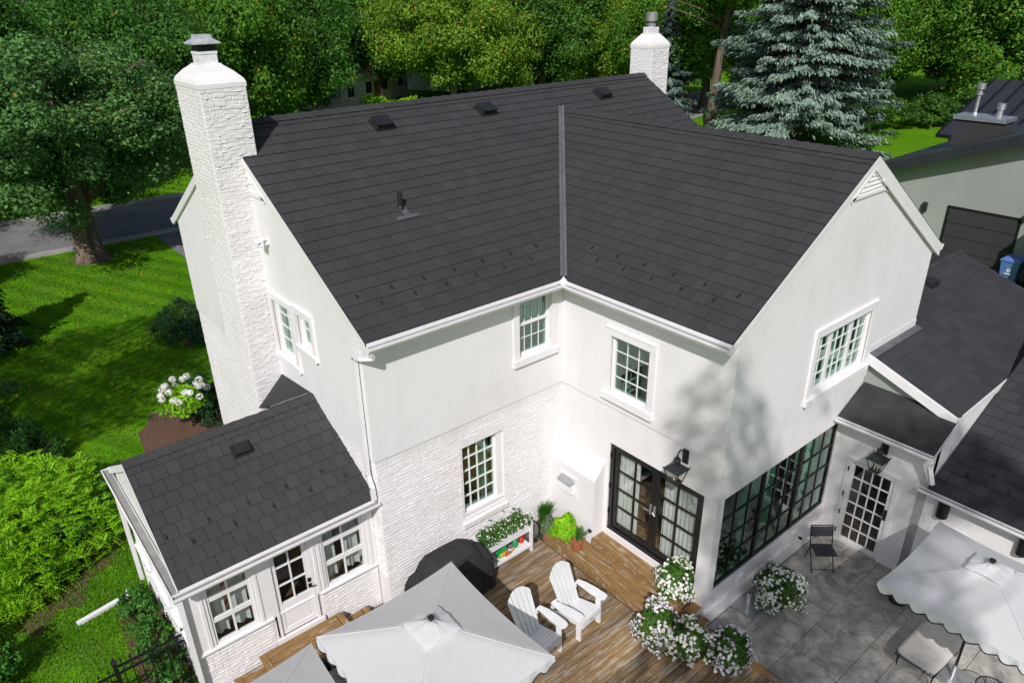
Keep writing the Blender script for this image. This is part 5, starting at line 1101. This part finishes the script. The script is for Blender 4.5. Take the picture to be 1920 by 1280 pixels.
# iron fence, white gutter extension
fn = thing('iron_fence', 'black wrought iron fence with ring band and spear tips by the sunroom corner', 'fence', (-7.30, .95, GZ))
for x, h_ in ((0, 1.28), (-1.09, 1.28), (-2.3, 1.28)):
    m = MB(); m.box(x-.032, x+.032, -.032, .032, 0, h_); m.add([(x-.045,-.045,h_),(x+.045,-.045,h_),(x+.045,.045,h_),(x-.045,.045,h_),(x,0,h_+.05)], [(0,1,4),(1,2,4),(2,3,4),(3,0,4),(3,2,1,0)]); m.lathe([(.012,h_+.03),(.022,h_+.055),(.012,h_+.08),(.0,h_+.12)], 8, (x,0,0)); m.build('post', 'black_metal', fn)
for xa_, xb_, dz in ((-1.06, -.03, 0), (-2.27, -1.12, -.12)):
    for z in (1.16, 1.02, .16): MB().box(xa_, xb_, -.014, .014, z+dz, z+dz+.028).build('rail', 'black_metal', fn)
    n_ = 8
    for i in range(n_):
        x = xa_+(xb_-xa_)*(i+.5)/n_; m = MB(); m.box(x-.008, x+.008, -.008, .008, .05, 1.25+dz); m.add([(x-.018,-.012,1.25+dz),(x+.018,-.012,1.25+dz),(x+.018,.012,1.25+dz),(x-.018,.012,1.25+dz),(x,0,1.34+dz)], [(0,1,4),(1,2,4),(2,3,4),(3,0,4),(3,2,1,0)]); m.build('picket', 'black_metal', fn)
        if i < n_-1: xm = xa_+(xb_-xa_)*(i+1)/n_; MB().tube([(xm+.045*math.cos(a), 0, 1.104+dz+.045*math.sin(a)) for a in [2*math.pi*k/14 for k in range(15)]], .007, 5, False).build('ring', 'black_metal', fn)
ge = thing('gutter_extension', 'white downspout extension lying on the lawn beside the sunroom', 'downspout', (-8.15, 3.77, GZ)); me_ = MB(); me_.box(-.5, .5, -.045, .045, .005, .07); me_.box(-.5, .5, -.02, .02, .07, .077); me_.build('spout', 'trim', ge, Matrix.Rotation(R(10), 4, 'Z') ); MB().box(.40, .56, -.05, .05, .015, .125).build('elbow', 'trim', ge, Matrix.Rotation(R(10), 4, 'Z'))

# ------------------------------------------------------------------ trees and shrubs
def tree_parts(seed, nclump, per, leaf, shape=(1,1,.8), hollow=.45, trunk_h=.28, limbs=7, crad=(.13, .27), tr=1.0):
    """unit tree: crown radius 1 around (0,0,trunk_h+.72), returns trunk and crown meshes"""
    random.seed(seed); C = []; rad = []; cz = trunk_h+.72
    for i in range(nclump):
        d = Vector((random.gauss(0,1), random.gauss(0,1), random.gauss(0,1))).normalized(); r_ = random.uniform(hollow, 1.0)**.7*(.78+.22*math.sin(3*math.atan2(d.y, d.x)+seed))
        C.append((d.x*r_*shape[0], d.y*r_*shape[1], cz+d.z*r_*shape[2])); rad.append(random.uniform(*crad))
    P, N = clump_points(C, rad, per); cm = leaf_mesh('crown', P, N, rng.uniform(.6, 1.25, len(P))*leaf, .62)
    t_ = MB(); lean = (random.uniform(-.08, .08), random.uniform(-.08, .08)); H_ = cz+.5
    pts = [(lean[0]*z*z*H_, lean[1]*z*z*H_, z*H_) for z in (-.02, .015, .06, .2, .4, .6, .8, 1.0)]; t_.tube(pts, [q*tr for q in (.115, .085, .066, .057, .048, .036, .022, .006)], 10)
    for k in range(limbs):
        z0 = random.uniform(trunk_h*.75+.05, cz); a = random.uniform(0, 6.28); b0 = Vector((lean[0]*(z0/H_)**2*H_, lean[1]*(z0/H_)**2*H_, z0)); tip = Vector((math.cos(a)*.68, math.sin(a)*.68, z0+random.uniform(.3, .6)))
        md = b0.lerp(tip, .5)+Vector((0, 0, .05)); t_.tube([b0, b0.lerp(md, .5)+Vector((0,0,.02)), md, md.lerp(tip, .5), tip], [q*tr for q in (.030, .025, .018, .011, .004)], 7)
    return t_.mesh('trunk'), cm
TREES = [tree_parts(11, 125, 560, .042), tree_parts(23, 115, 600, .042, (1,.9,.9)), tree_parts(37, 135, 520, .040, (1.05,1,.75)), tree_parts(41, 105, 640, .043, (.9,1,1.0))]
NEAR = tree_parts(53, 165, 720, .030, (1.05,1,.74), .35, .46, 6, (.10, .22), 1.5)
TALL = tree_parts(61, 50, 120, .048, (1,1,1), .2, 3.70, 9, (.06, .17))
def feather_crown(seed, n, leaf, cz, keep):
    r_ = np.random.default_rng(seed); P = r_.uniform(-1, 1, (n*8, 3)); P = P[np.linalg.norm(P, axis=1) < 1]; f = np.zeros(len(P))
    for k in range(9): w = r_.normal(size=3); w *= r_.uniform(3.2, 9.5)/np.linalg.norm(w); f += np.sin(P@w+r_.uniform(0, 6.28))*(4/np.linalg.norm(w))**.6
    f -= 1.1*np.linalg.norm(P, axis=1)**3; P = P[f > np.quantile(f, 1-keep)][:n]
    return leaf_mesh('crown', P+np.array([0, 0, cz]), r_.normal(size=P.shape)+np.array([0, 0, .5]), r_.uniform(.6, 1.3, len(P))*leaf, .6)
TALL = (TALL[0], feather_crown(5, 7500, .046, 4.42, .30))
POLE = tree_parts(67, 70, 560, .050, (1,1,.9), .4, 1.9, 6, (.16, .3))
for a, b in TREES+[NEAR, TALL, POLE]: a.materials.append(MATS['bark']); b.materials.append(MATS['leaf_mid']); a.polygons.foreach_set('use_smooth', np.ones(len(a.polygons), bool))
def tree(x, y, r, h, kind, mat, label, name='deciduous_tree', rz=None, group=None, th=None):
    """r: crown radius; h: scale of heights (crown centre at about 1.0*h)"""
    t_ = thing(name, label, 'tree', (x, y, GZ), random.uniform(0, 6.28) if rz is None else rz, group)
    tm, cm = {'near': NEAR, 'tall': TALL, 'pole': POLE}[kind] if isinstance(kind, str) else TREES[kind]
    put('trunk', tm, 'bark', t_, Matrix.Diagonal((th or r*.9, th or r*.9, h, 1))); cr = put('crown', cm, mat, t_, Matrix.Diagonal((r, r, h, 1)))
    cr.material_slots[0].link = 'OBJECT'; cr.material_slots[0].material = MATS[mat]; return t_
FG_ = 'street trees beyond the house'
# the great oak on the front lawn, left
oak = tree(-3.5, 26.3, 6.0, 5.0, 'near', 'leaf_oak', 'big oak with thick furrowed trunk on the front lawn at the left', 'oak_tree', rz=.4, group=FG_, th=5.6)
tree(-5.2, 39.5, 6.2, 6.6, 0, 'leaf_dark', 'dark leafy tree across the street behind the big oak', group=FG_)
tree(-15.5, 33, 6.0, 6.4, 1, 'leaf_dark', 'dark tree at the left edge behind the big oak', group=FG_)
tree(4.2, 42.0, 6.0, 6.6, 2, 'leaf_dark', 'dark green tree across the street just left of the tall white chimney', group=FG_)
tree(11.5, 46.5, 6.0, 6.8, 3, 'leaf_mid', 'mid green tree across the street just right of the tall white chimney', group=FG_)
tree(17.2, 50.5, 5.4, 6.4, 0, 'leaf_dark', 'dark green tree in front of the half hidden house', group=FG_)
tree(33.0, 50.0, 6.6, 7.2, 2, 'leaf_yellow', 'large yellow green tree behind the middle of the main ridge', group=FG_)
tree(41.5, 52.5, 6.4, 7.0, 0, 'leaf_yellow', 'yellow green tree with orange leaves left of the second chimney', group=FG_)
tree(52.5, 58.0, 6.8, 7.6, 3, 'leaf_yellow', 'yellowish tree with pale trunk behind the main ridge end', group=FG_)
tree(49.0, 46.5, 5.6, 6.4, 1, 'leaf_yellow', 'green tree directly left of the second white chimney', group=FG_)
tree(52.0, 40.5, 5.4, 6.2, 2, 'leaf_mid', 'green tree directly behind the second white chimney', group=FG_)
tree(43.0, 28.0, 4.2, 4.2, 'pole', 'leaf_mid', 'tall tree with long bare brown trunk left of the blue spruce', group=FG_, th=6.5)
tree(61.0, 25.5, 6.0, 7.0, 0, 'leaf_mid', 'leafy tree right of the blue spruce above the hedge', group=FG_)
tree(66.0, 17.0, 5.0, 4.0, 'pole', 'leaf_mid', 'leafy tree with leaning pale trunk behind the metal roof', group=FG_, th=7)
tree(74.0, 8.5, 6.2, 7.4, 2, 'leaf_mid', 'leafy tree at the top right corner', group=FG_)
tree(79.0, 24.0, 6.6, 7.8, 3, 'leaf_dark', 'darker tree behind the leaning trunk at the right', group=FG_)
fr_lab = ['distant tree filling the gap behind the big oak', 'distant tree left of the tall chimney top', 'distant tree right of the tall chimney top', 'distant tree above the half hidden house', 'distant tree left of the yellow green tree', 'distant tree behind the yellow green tree', 'distant tree behind the orange leaved tree', 'distant tree behind the pale trunk', 'distant tree left of the second chimney', 'distant tree right of the second chimney', 'distant tree behind the long bare trunk', 'distant tree behind the blue spruce', 'distant tree right of the blue spruce', 'distant tree above the neighbouring metal roof', 'distant tree at the far right edge']
for i, lab in enumerate(fr_lab):
    a = R(-6)+i*R(6.1)*.98; d_ = (74, 82, 88, 80, 86)[i % 5]; x, y = CAMP.x+d_*math.sin(a), CAMP.y+d_*math.cos(a)
    tree(x, y, 7.2, 7.4, i % 4, ('leaf_dark', 'leaf_mid', 'leaf_dark')[i % 3], lab, group='distant trees')
# trees outside the frame that shade the lawn, walls and patio
def shade_tree(T, dist, r, h, rz, lb):
    """a tall tree standing where its crown lies between the sun and the spot T"""
    c_ = Vector(T)+SD*dist; return tree(c_.x, c_.y, r, (c_.z-GZ)/4.42 if h is None else h, 'tall', 'leaf_mid', lb, group='garden trees', rz=rz)
shade_tree((-6.8, 12.6, -.6), 14, 3.2, None, 1.0, 'garden tree beyond the left edge shading the lawn')
shade_tree((-4.9, 14.6, -.6), 16.5, 3.0, None, 2.2, 'second garden tree beyond the left edge shading the lawn')
shade_tree((-7.6, 15.6, -.6), 15, 2.6, None, 4.0, 'third garden tree beyond the left edge shading the lawn')
shade_tree((-.1, -6.3, 2.1), 24, 4.3, 4.25, .3, 'tall garden tree behind the viewpoint dappling the patio')
shade_tree((5.0, -10.4, 2.5), 24, 4.3, 4.3, 1.7, 'tall garden tree south of the patio shading the side wing')
tree(-13.5, 22.5, 3.2, 4.6, 3, 'leaf_dark', 'garden tree beyond the left edge near the street', group='garden trees')
# conifers
def spruce_mesh(h, r, whorls, seed, leaf, dens=1.0):
    random.seed(seed); P = []; N = []; Lq = []; S = []
    for w in range(whorls):
        f = w/whorls; z = h*(.06+.92*f); rr = r*(1-f)**.85*random.uniform(.82, 1.12)+.15; nb = max(5, int(13*(1-f*.5)))
        for b in range(nb):
            a = 2*math.pi*(b+random.random()*.8)/nb; L_ = rr*random.uniform(.62, 1.15); dr = random.uniform(.08, .40); z = h*(.10+.88*f)+random.gauss(0, .017*h); n_ = int(L_*14*dens)+6
            ca, sa = math.cos(a), math.sin(a)
            for k in range(n_):
                s_ = (k+random.random())/n_; s_ = .18+.82*s_; rad = L_*s_; zz = z-dr*rad*.9+.16*rad*s_*s_*.6; sp = (.10+.20*s_*(1.15-s_)*2)*L_*.42
                for q in range(3):
                    off = random.gauss(0, sp*.55); P.append((ca*rad-sa*off, sa*rad+ca*off, zz-abs(off)*.35-random.random()*.25)); N.append((ca*.5+random.gauss(0,.35), sa*.5+random.gauss(0,.35), .75)); Lq.append((ca+random.gauss(0,.5), sa+random.gauss(0,.5), -.75)); S.append(leaf*random.uniform(.6, 1.3))
    return leaf_mesh('crown', np.array(P), np.array(N), np.array(S), .34, np.array(Lq)*2.5)
def spruce(x, y, h, me, mat, label, group='spruces'):
    t_ = thing('spruce_tree', label, 'tree', (x, y, GZ), random.uniform(0, 6), group); MB().tube([(0,0,-.05),(0,0,h*.3),(0,0,h*.97)], [h*.02, h*.014, .02], 9).build('trunk', 'bark', t_, None, True)
    c = put('crown', me, mat, t_); return t_
SPB = spruce_mesh(25, 6.3, 84, 5, .34, 1.6)
spruce(40.0, 18.6, 25, SPB, 'needles', 'big blue grey spruce on the lawn behind the right wing')
SPS = spruce_mesh(10, 2.6, 22, 8, .40)
spruce(44.5, 34.0, 10, SPS, 'needles_far', 'smaller blue spruce beside the second chimney')
spruce(-8.75, 18.4, 5.0, spruce_mesh(5.0, 1.55, 26, 9, .20, 1.8), 'leaf_box', 'dark evergreen tree at the left edge beside the lawn')
# shrubs: clumps of leaves, each with stems
def shrub(name, label, cat, blobs, mat, per, leaf, loc, asp=.6, up=.35, nsub=26, flat=.85, group=None):
    t_ = thing(name, label, cat, loc, 0, group); C = []; rd = []
    for (x, y, z, rx, rz_) in blobs:
        for i in range(nsub):
            d = sph(1)[0]; d[2] = abs(d[2])*1.05-.15; r_ = random.uniform(.72, 1.0); C.append((x+d[0]*rx*r_, y+d[1]*rx*r_, z+d[2]*rz_*r_)); rd.append(rx*random.uniform(.16, .30))
    P, N = clump_points(C, rd, per, up, flat); P[:, 2] = np.maximum(P[:, 2], .02)
    put('foliage', leaf_mesh('foliage', P, N, rng.uniform(.6, 1.25, len(P))*leaf, asp), mat, t_, None, False, 'stuff')
    st_ = MB()
    for (x, y, z, rx, rz_) in blobs:
        for k in range(5): a = random.uniform(0, 6.28); st_.tube([(x+.08*math.cos(a), y+.08*math.sin(a), 0), (x+rx*.35*math.cos(a), y+rx*.35*math.sin(a), z+rz_*.1), (x+rx*.75*math.cos(a), y+rx*.75*math.sin(a), z+rz_*.55)], [.025, .016, .005], 5)
    st_.build('stems', 'bark', t_, None, False, 'stuff'); return t_
# bright sumac bank: pinnate fronds
def frond_mesh(blobs, n, size):
    P = []; N = []; Lq = []; S = []
    for i in range(n):
        x, y, z, rx, rz_ = random.choice(blobs); d = sph(1)[0]; d[2] = abs(d[2])*1.1-.12; r_ = random.uniform(.78, 1.04)
        b = Vector((x+d[0]*rx*r_, y+d[1]*rx*r_, max(.05, z+d[2]*rz_*r_))); dr = (Vector((d[0]*.5, d[1]*.5, .25))+Vector((random.gauss(0,.8), random.gauss(0,.8), random.gauss(0,.3)))).normalized(); L_ = size*random.uniform(.7, 1.3); sd = dr.cross(Vector((0,0,1))).normalized(); nn = sd.cross(dr)
        for k in range(8):
            s_ = k/7; c = b+dr*L_*s_-Vector((0,0,1))*.35*L_*s_*s_
            for q in (-1, 1):
                lf = size*.30*(1-.45*abs(s_-.4)); P.append(tuple(c+sd*q*lf*.5-Vector((0,0,.03*size)))); N.append(tuple(nn+sd*q*.25+Vector((random.gauss(0,.2), random.gauss(0,.2), .2)))); Lq.append(tuple((sd*q+dr*.45)*3)); S.append(lf)
    return leaf_mesh('foliage', np.array(P), np.array(N), np.array(S), .46, np.array(Lq))
bl_ = [(-9.4, 7.6, .3, 1.9, 1.25), (-8.5, 6.4, .25, 1.35, 1.15), (-10.3, 6.0, .3, 1.7, 1.25), (-8.2, 7.6, .2, 1.05, 1.0), (-9.4, 5.5, .2, 1.0, .95), (-11.5, 7.5, .3, 1.8, 1.3)]
su = thing('sumac_shrub', 'large bright yellow green shrub bank at the left edge beside the sunroom', 'shrub', (0, 0, GZ))
put('foliage', frond_mesh(bl_, 7000, .24), 'leaf_bright', su, None, False, 'stuff')
P, N = clump_points([(x+random.gauss(0,.4)*rx, y+random.gauss(0,.4)*rx, z+.35*rz_) for x, y, z, rx, rz_ in bl_ for k in range(10)], [.4]*60, 120); P[:, 2] = np.maximum(P[:, 2], .03)
put('inner_foliage', leaf_mesh('inner_foliage', P, N, rng.uniform(.08, .16, len(P)), .5), 'leaf_shrub', su, None, False, 'stuff')
st_ = MB()
for x, y, z, rx, rz_ in bl_:
    for k in range(5): a = random.uniform(0, 6.28); st_.tube([(x, y, 0), (x+rx*.3*math.cos(a), y+rx*.3*math.sin(a), z+.2), (x+rx*.7*math.cos(a), y+rx*.7*math.sin(a), z+rz_*.6)], [.03, .02, .006], 5)
st_.build('stems', 'bark', su, None, False, 'stuff')
shrub('boxwood_hedge', 'clipped dark rounded hedge curving round the front corner of the house', 'hedge', [(0,0,.35,.75,.55),(.5,1.1,.35,.7,.55),(.7,-.9,.35,.65,.5),(1.4,.2,.35,.8,.5),(.1,-.9,.3,.6,.5)], 'leaf_box', 90, .055, (-3.35, 15.3, GZ), nsub=34)
shrub('evergreen_shrub', 'dark evergreen shrub between the hydrangea and the chimney wall', 'shrub', [(0,0,.3,.55,.75),(.1,.7,.3,.5,.7),(.0,-.7,.3,.5,.6)], 'leaf_box', 90, .06, (-4.15, 9.6, GZ), nsub=30)
shrub('foundation_shrub', 'leafy green shrub against the sunroom side wall', 'shrub', [(0,0,.25,.34,.5),(.05,-.6,.25,.33,.5),(.0,.6,.2,.30,.42)], 'leaf_shrub', 70, .06, (-7.72, 2.75, GZ), nsub=26)
shrub('foundation_shrub', 'leafy shrub behind the iron fence at the sunroom corner', 'shrub', [(0,0,.25,.32,.55),(-.05,-.5,.22,.3,.5)], 'leaf_shrub', 70, .06, (-7.68, 1.55, GZ), nsub=26)
shrub('garden_shrub', 'green shrub at the left edge above the bright shrub bank', 'shrub', [(0,0,.4,.9,.8),(-1.2,.8,.4,1.1,1.1),(.5,-.9,.3,.7,.6)], 'leaf_shrub', 130, .08, (-8.75, 11.0, GZ), nsub=26)
shrub('garden_shrub', 'blue green shrub at the left edge between lawn and shrub bank', 'shrub', [(0,0,.5,.75,1.0),(-.9,.9,.5,1.0,1.3)], 'leaf_oak', 130, .08, (-8.75, 13.8, GZ), nsub=26)
shrub('garden_shrub', 'leafy shrub in the bottom left corner beside the lawn', 'shrub', [(0,0,.3,.55,.75),(-.5,-.7,.3,.6,.8),(-.3,.7,.25,.45,.6)], 'leaf_shrub', 80, .085, (-10.05, 3.2, GZ), nsub=26)
for i, (x, y, lb) in enumerate(((48, 20.5, 'left'), (53, 17.5, 'middle'), (58, 14.5, 'right'))):
    shrub('street_hedge', 'tall green hedge behind the sunlit front lawn, %s section' % lb, 'hedge', [(-2.2,1.2,.8,1.7,1.7),(0,0,.8,1.7,1.8),(2.2,-1.3,.8,1.7,1.7)], 'leaf_hedge', 120, .22, (x, y, GZ), nsub=30, group='hedge behind the right lawn')
shrub('yellow_shrub', 'small yellow green shrub under the blue spruce', 'shrub', [(0,0,.4,.8,.8)], 'leaf_bright', 90, .16, (33.5, 17.0, GZ))
shrub('street_shrub', 'bright green shrub by the half hidden house behind the roof ridge', 'shrub', [(0,0,.6,1.8,1.3),(3,-1.5,.6,1.6,1.2)], 'leaf_bright', 100, .24, (25.8, 52.5, GZ))
shrub('street_shrub', 'dark green shrub behind the roof ridge left of the second chimney', 'shrub', [(0,0,.8,2.2,1.9),(3,-2,.8,2.0,1.7)], 'leaf_mid', 110, .26, (37.0, 46.0, GZ))
# hydrangea standard with white flower heads
hy = thing('hydrangea', 'small hydrangea tree with white flower heads beside the chimney', 'flowering shrub', (-4.78, 9.25, GZ))
MB().tube([(0,0,0),(.02,0,.4),(0,.01,.75)], [.03,.024,.02], 7).build('stem', 'bark', hy)
P, N = ball_foliage(1500, .55, .55, .1, .35, .0, .6, True); put('foliage', leaf_mesh('foliage', P+np.array([0,0,.85]), N, rng.uniform(.08, .15, len(P)), .6), 'leaf_bright', hy, None, False, 'stuff')
for i in range(22):
    a = i*2.4; e = .15+.75*((i*7) % 22)/22; d = np.array([math.cos(a)*math.cos(e), math.sin(a)*math.cos(e), math.sin(e)]); c = d*np.array([.6,.6,.55])+np.array([0,0,.92]); k = 70; q = sph(k); P = c+q*np.array([.095,.095,.085]); put('flower_head', disc_mesh('flower_head', P, q+.01, np.full(k, .05), 4), 'blossom_white', hy)
# fallen leaves, grass blades
n = 130; P = np.stack([rng.uniform(-9.2, -1, n), rng.uniform(12, 27.5, n), np.full(n, GZ+.03)], 1); fl2 = put('fallen_leaves', leaf_mesh('fallen_leaves', P, np.tile([0,0,1.], (n,1))+rng.normal(size=(n,3))*.2, rng.uniform(.07, .15, n), .6), 'fallen', None, None, False, 'stuff'); tag(fl2, 'scattered yellow fallen leaves on the front lawn', 'fallen leaves')
n = 60000; P = np.stack([rng.uniform(-11, -1.0, n), 3.0+24.8*rng.uniform(0, 1, n)**1.5, np.full(n, GZ)], 1); P[:, 2] += 0
ok_ = ~((P[:, 0] > -7.45) & (P[:, 1] < 4.1)) & ~((P[:, 0] > -4.3) & (P[:, 1] < 8.7)) & ~(((P[:, 0]+4.9)/1.2)**2+((P[:, 1]-9.3)/1.6)**2 < 1); P = P[ok_]
n2 = 16000; Q = np.stack([rng.uniform(-10.2, -7.45, n2), rng.uniform(-1.5, 5.5, n2), np.full(n2, GZ)], 1); P = np.concatenate([P, Q]); n = len(P)
a = rng.uniform(0, 6.28, n); w_ = rng.uniform(.006, .013, n)*(1+P[:, 1].clip(0, 30)/14); h_ = rng.uniform(.02, .05, n); d = np.stack([np.cos(a), np.sin(a), 0*a], 1); tip = P+np.stack([rng.normal(0, .03, n), rng.normal(0, .03, n), h_], 1)
V = np.stack([P-d*w_[:, None], P+d*w_[:, None], tip+d*w_[:, None]*.25, tip-d*w_[:, None]*.25], 1).reshape(-1, 3)
gb_ = put('grass_blades', quads_mesh('grass_blades', V), 'blade', None, None, False, 'stuff'); tag(gb_, 'short green grass of the lawn left of the house', 'grass')

# ------------------------------------------------------------------ neighbours
nb = thing('neighbour_house', 'modern grey stucco house with dark sloping roof at the right', 'house', (23, 0, GZ))
nz = lambda y: 2.92+.372*(4.03-y)-GZ      # roof underside over the west wall, local heights
MB().add([(0,5.2,0),(0,-3.2,0),(0,-3.2,nz(-3.2)),(0,5.2,nz(5.2)),(.3,5.2,0),(.3,-3.2,0),(.3,-3.2,nz(-3.2)),(.3,5.2,nz(5.2))], [(0,1,2,3),(4,7,6,5),(0,3,7,4),(1,5,6,2),(3,2,6,7)]).build('wall', 'grey_stucco', nb)
MB().box(.3, 9, 4.9, 5.2, 0, nz(5.2)-.1).build('wall', 'grey_stucco', nb); MB().box(-3.5, 0, -3.6, -3.3, 0, 5).build('wall', 'grey_stucco', nb)
MB().prism([(-.75,5.5,nz(5.5)),(-.75,-3.6,nz(-3.6)),(-.75,-3.6,nz(-3.6)+.42),(-.75,5.5,nz(5.5)+.36)], (10,0,0)).build('roof', 'metal_roof', nb)
gd_ = MB(); gd_.box(-.04, .02, -.72, 1.92, 0, 2.36); gdo = gd_.build('garage_door', 'black_frame', nb)
for k in range(4): MB().box(-.055-.01*(k % 2), -.042, -.62, 1.82, .04+k*.56, .04+k*.56+.53).build('door_panel', 'charcoal_block', gdo)
MB().box(-.16, 0, 2.68, 2.84, 1.95, 2.32).build('wall_light', 'lantern_metal', nb); MB().box(-.3, 0, -.98, -.8, 2.45, 2.6).build('camera_mount', 'black_plastic', nb)
cb_ = MB(); cb_.box(2.0, 3.0, 1.35, 3.15, 4.3, 5.35); cb_.build('chimney', 'charcoal_block', nb); MB().box(1.92, 3.08, 1.27, 3.23, 5.35, 5.5).build('chimney_cap', 'galvanised', nb.children[-1])
MB().lathe([(.12,0),(.07,.1),(.07,.75),(.13,.78),(.13,.86),(.08,.9),(.08,1.0),(.16,1.0),(.16,1.22),(0,1.24)], 14, (2.5, 2.65, 5.5)).build('flue_pipe', 'galvanised', nb); MB().lathe([(.12,0),(.11,.3),(.16,.3),(.16,.52),(0,.54)], 14, (2.5, 1.75, 5.5)).build('flue_pipe', 'galvanised', nb)
mr = thing('metal_roof_house', 'house with dark standing seam metal roof behind the grey neighbour', 'house', (31.5, 6.2, GZ))
MB().prism([(0,0,3.6),(5.9,0,5.71),(11.8,0,3.6)], (0,-14,0)).build('roof', 'metal_roof', mr); rf_ = mr.children[0]
for i in range(19): MB().prism([(0,-.02-i*.74,3.605),(5.9,-.02-i*.74,5.715),(5.9,-.02-i*.74,5.80),(0,-.02-i*.74,3.69)], (0,-.06,0)).build('seam', 'black_metal', rf_)
MB().box(-.12, .02, -14, 0, 3.42, 3.6).build('gutter', 'black_metal', mr); MB().box(.5, 11.3, -13.6, -.4, 0, 3.62).build('wall', 'grey_stucco', mr)
def far_house(loc, w, d, h, rh, label, rz=0):
    t_ = thing('far_house', label, 'house', loc, rz, 'houses across the street'); MB().box(-w/2, w/2, -d/2, d/2, 0, h).build('wall', 'far_wall', t_)
    MB().add([(-w/2-.4,-d/2-.4,h-.1),(w/2+.4,-d/2-.4,h-.1),(w/2+.4,d/2+.4,h-.1),(-w/2-.4,d/2+.4,h-.1),(-w/2-.4,0,h+rh),(w/2+.4,0,h+rh)], [(0,1,5,4),(2,3,4,5),(1,2,5),(3,0,4),(3,2,1,0)]).build('roof', 'far_roof', t_)
    for k in range(4):
        x = -w/2+w*(k+.5)/4; wd_ = MB(); wd_.box(x-.6, x+.6, -d/2-.05, -d/2+.02, 1.0, 2.3); wo_ = wd_.build('window', 'trim', t_)
        for q in (-1, 1): MB().box(x+q*.28-.24, x+q*.28+.24, -d/2-.07, -d/2-.052, 1.1, 2.2).build('pane', 'dark_glass', wo_)
    MB().box(-.5, .5, -d/2-.06, -d/2+.02, 0, 2.1).build('door', 'interior_floor', t_)
far_house((29.5, 65, GZ), 13, 8, 3.2, 2.8, 'brown roofed house half hidden by trees left of the yellow green tree', .5)
far_house((47, 68, GZ), 13, 8, 3.2, 2.8, 'pale house hidden behind the yellow green trees', .5)
far_house((78, 44, GZ), 13, 8, 3.4, 2.8, 'pale house across the street right of the blue spruce', .9)
for (x, y, m_, lb) in ((22.35, -1.0, 'blue_plastic', 'blue wheeled recycling bin with white symbol beside the grey house'), (22.5, -1.75, 'black_plastic', 'black wheeled bin behind the blue recycling bin')):
    t_ = thing('wheelie_bin', lb, 'bin', (x, y, GZ), R(-90), 'bins beside the neighbour'); b_ = MB(); b_.add([(-.24,-.25,.08),(.24,-.25,.08),(.24,.25,.08),(-.24,.25,.08),(-.31,-.36,.95),(.31,-.36,.95),(.31,.34,.95),(-.31,.34,.95)], [(3,2,1,0),(0,1,5,4),(1,2,6,5),(2,3,7,6),(3,0,4,7),(4,5,6,7)]); b_.build('bin_body', m_, t_)
    MB().add([(-.34,-.39,.95),(.34,-.39,.95),(.34,.38,.95),(-.34,.38,.95),(-.34,-.39,1.0),(.34,-.39,1.0),(.34,.38,1.0),(-.34,.38,1.0),(-.24,-.26,1.08),(.24,-.26,1.08),(.24,.28,1.08),(-.24,.28,1.08)], [(3,2,1,0)]+[(4*i+j, 4*i+(j+1) % 4, 4*i+4+(j+1) % 4, 4*i+4+j) for i in range(2) for j in range(4)]+[(8,9,10,11)]).build('lid', m_, t_)
    for sx in (-1, 1): MB().lathe([(0,-.03),(.12,-.03),(.12,.03),(0,.03)], 12).build('wheel', 'black_plastic', t_, Matrix.Translation((sx*.24,.27,.12)) @ Matrix.Rotation(R(90), 4, 'Y'))
    MB().tube([(-.26,.38,.98),(-.26,.45,1.0),(.26,.45,1.0),(.26,.38,.98)], .016, 6).build('handle', m_, t_)
    if m_ == 'blue_plastic':
        e_ = MB()
        for k in range(3):
            a = math.pi/2+k*2.094; p = Vector((math.cos(a), math.sin(a)))*.085; q = Vector((math.cos(a+2.094), math.sin(a+2.094)))*.085; dq = (q-p).normalized(); nn = Vector((-dq.y, dq.x))*.018; p2 = p+dq*.015; q2 = q-dq*.03
            e_.quad((p2.x-nn.x, -.345+.02, .62+p2.y-nn.y), (q2.x-nn.x, -.325, .62+q2.y-nn.y), (q2.x+nn.x, -.325, .62+q2.y+nn.y), (p2.x+nn.x, -.325, .62+p2.y+nn.y))
        e_.build('recycling_symbol', 'trim', t_, Matrix.Translation((0,-.012,0)), False); MB().box(-.11, .11, -.335, -.31, .46, .50).build('label_strip', 'trim', t_, Matrix.Translation((0,-.004,0)))
lp = thing('street_lamp', 'slim grey street lamp post beside the road left of the blue spruce', 'street lamp', (50, 33.0, GZ)); MB().tube([(0,0,0),(0,0,7.2)], [.09,.06], 8).build('post', 'galvanised', lp); MB().tube([(0,0,7.1),(.2,.3,7.5),(.6,.9,7.6)], .04, 6).build('lamp_arm', 'galvanised', lp); MB().box(-.12,.12,-.25,.25,-.06,.04).build('lamp_head', 'galvanised', lp, Matrix.Translation((.7,1.05,7.6)) @ Matrix.Rotation(.6, 4, 'Z'))
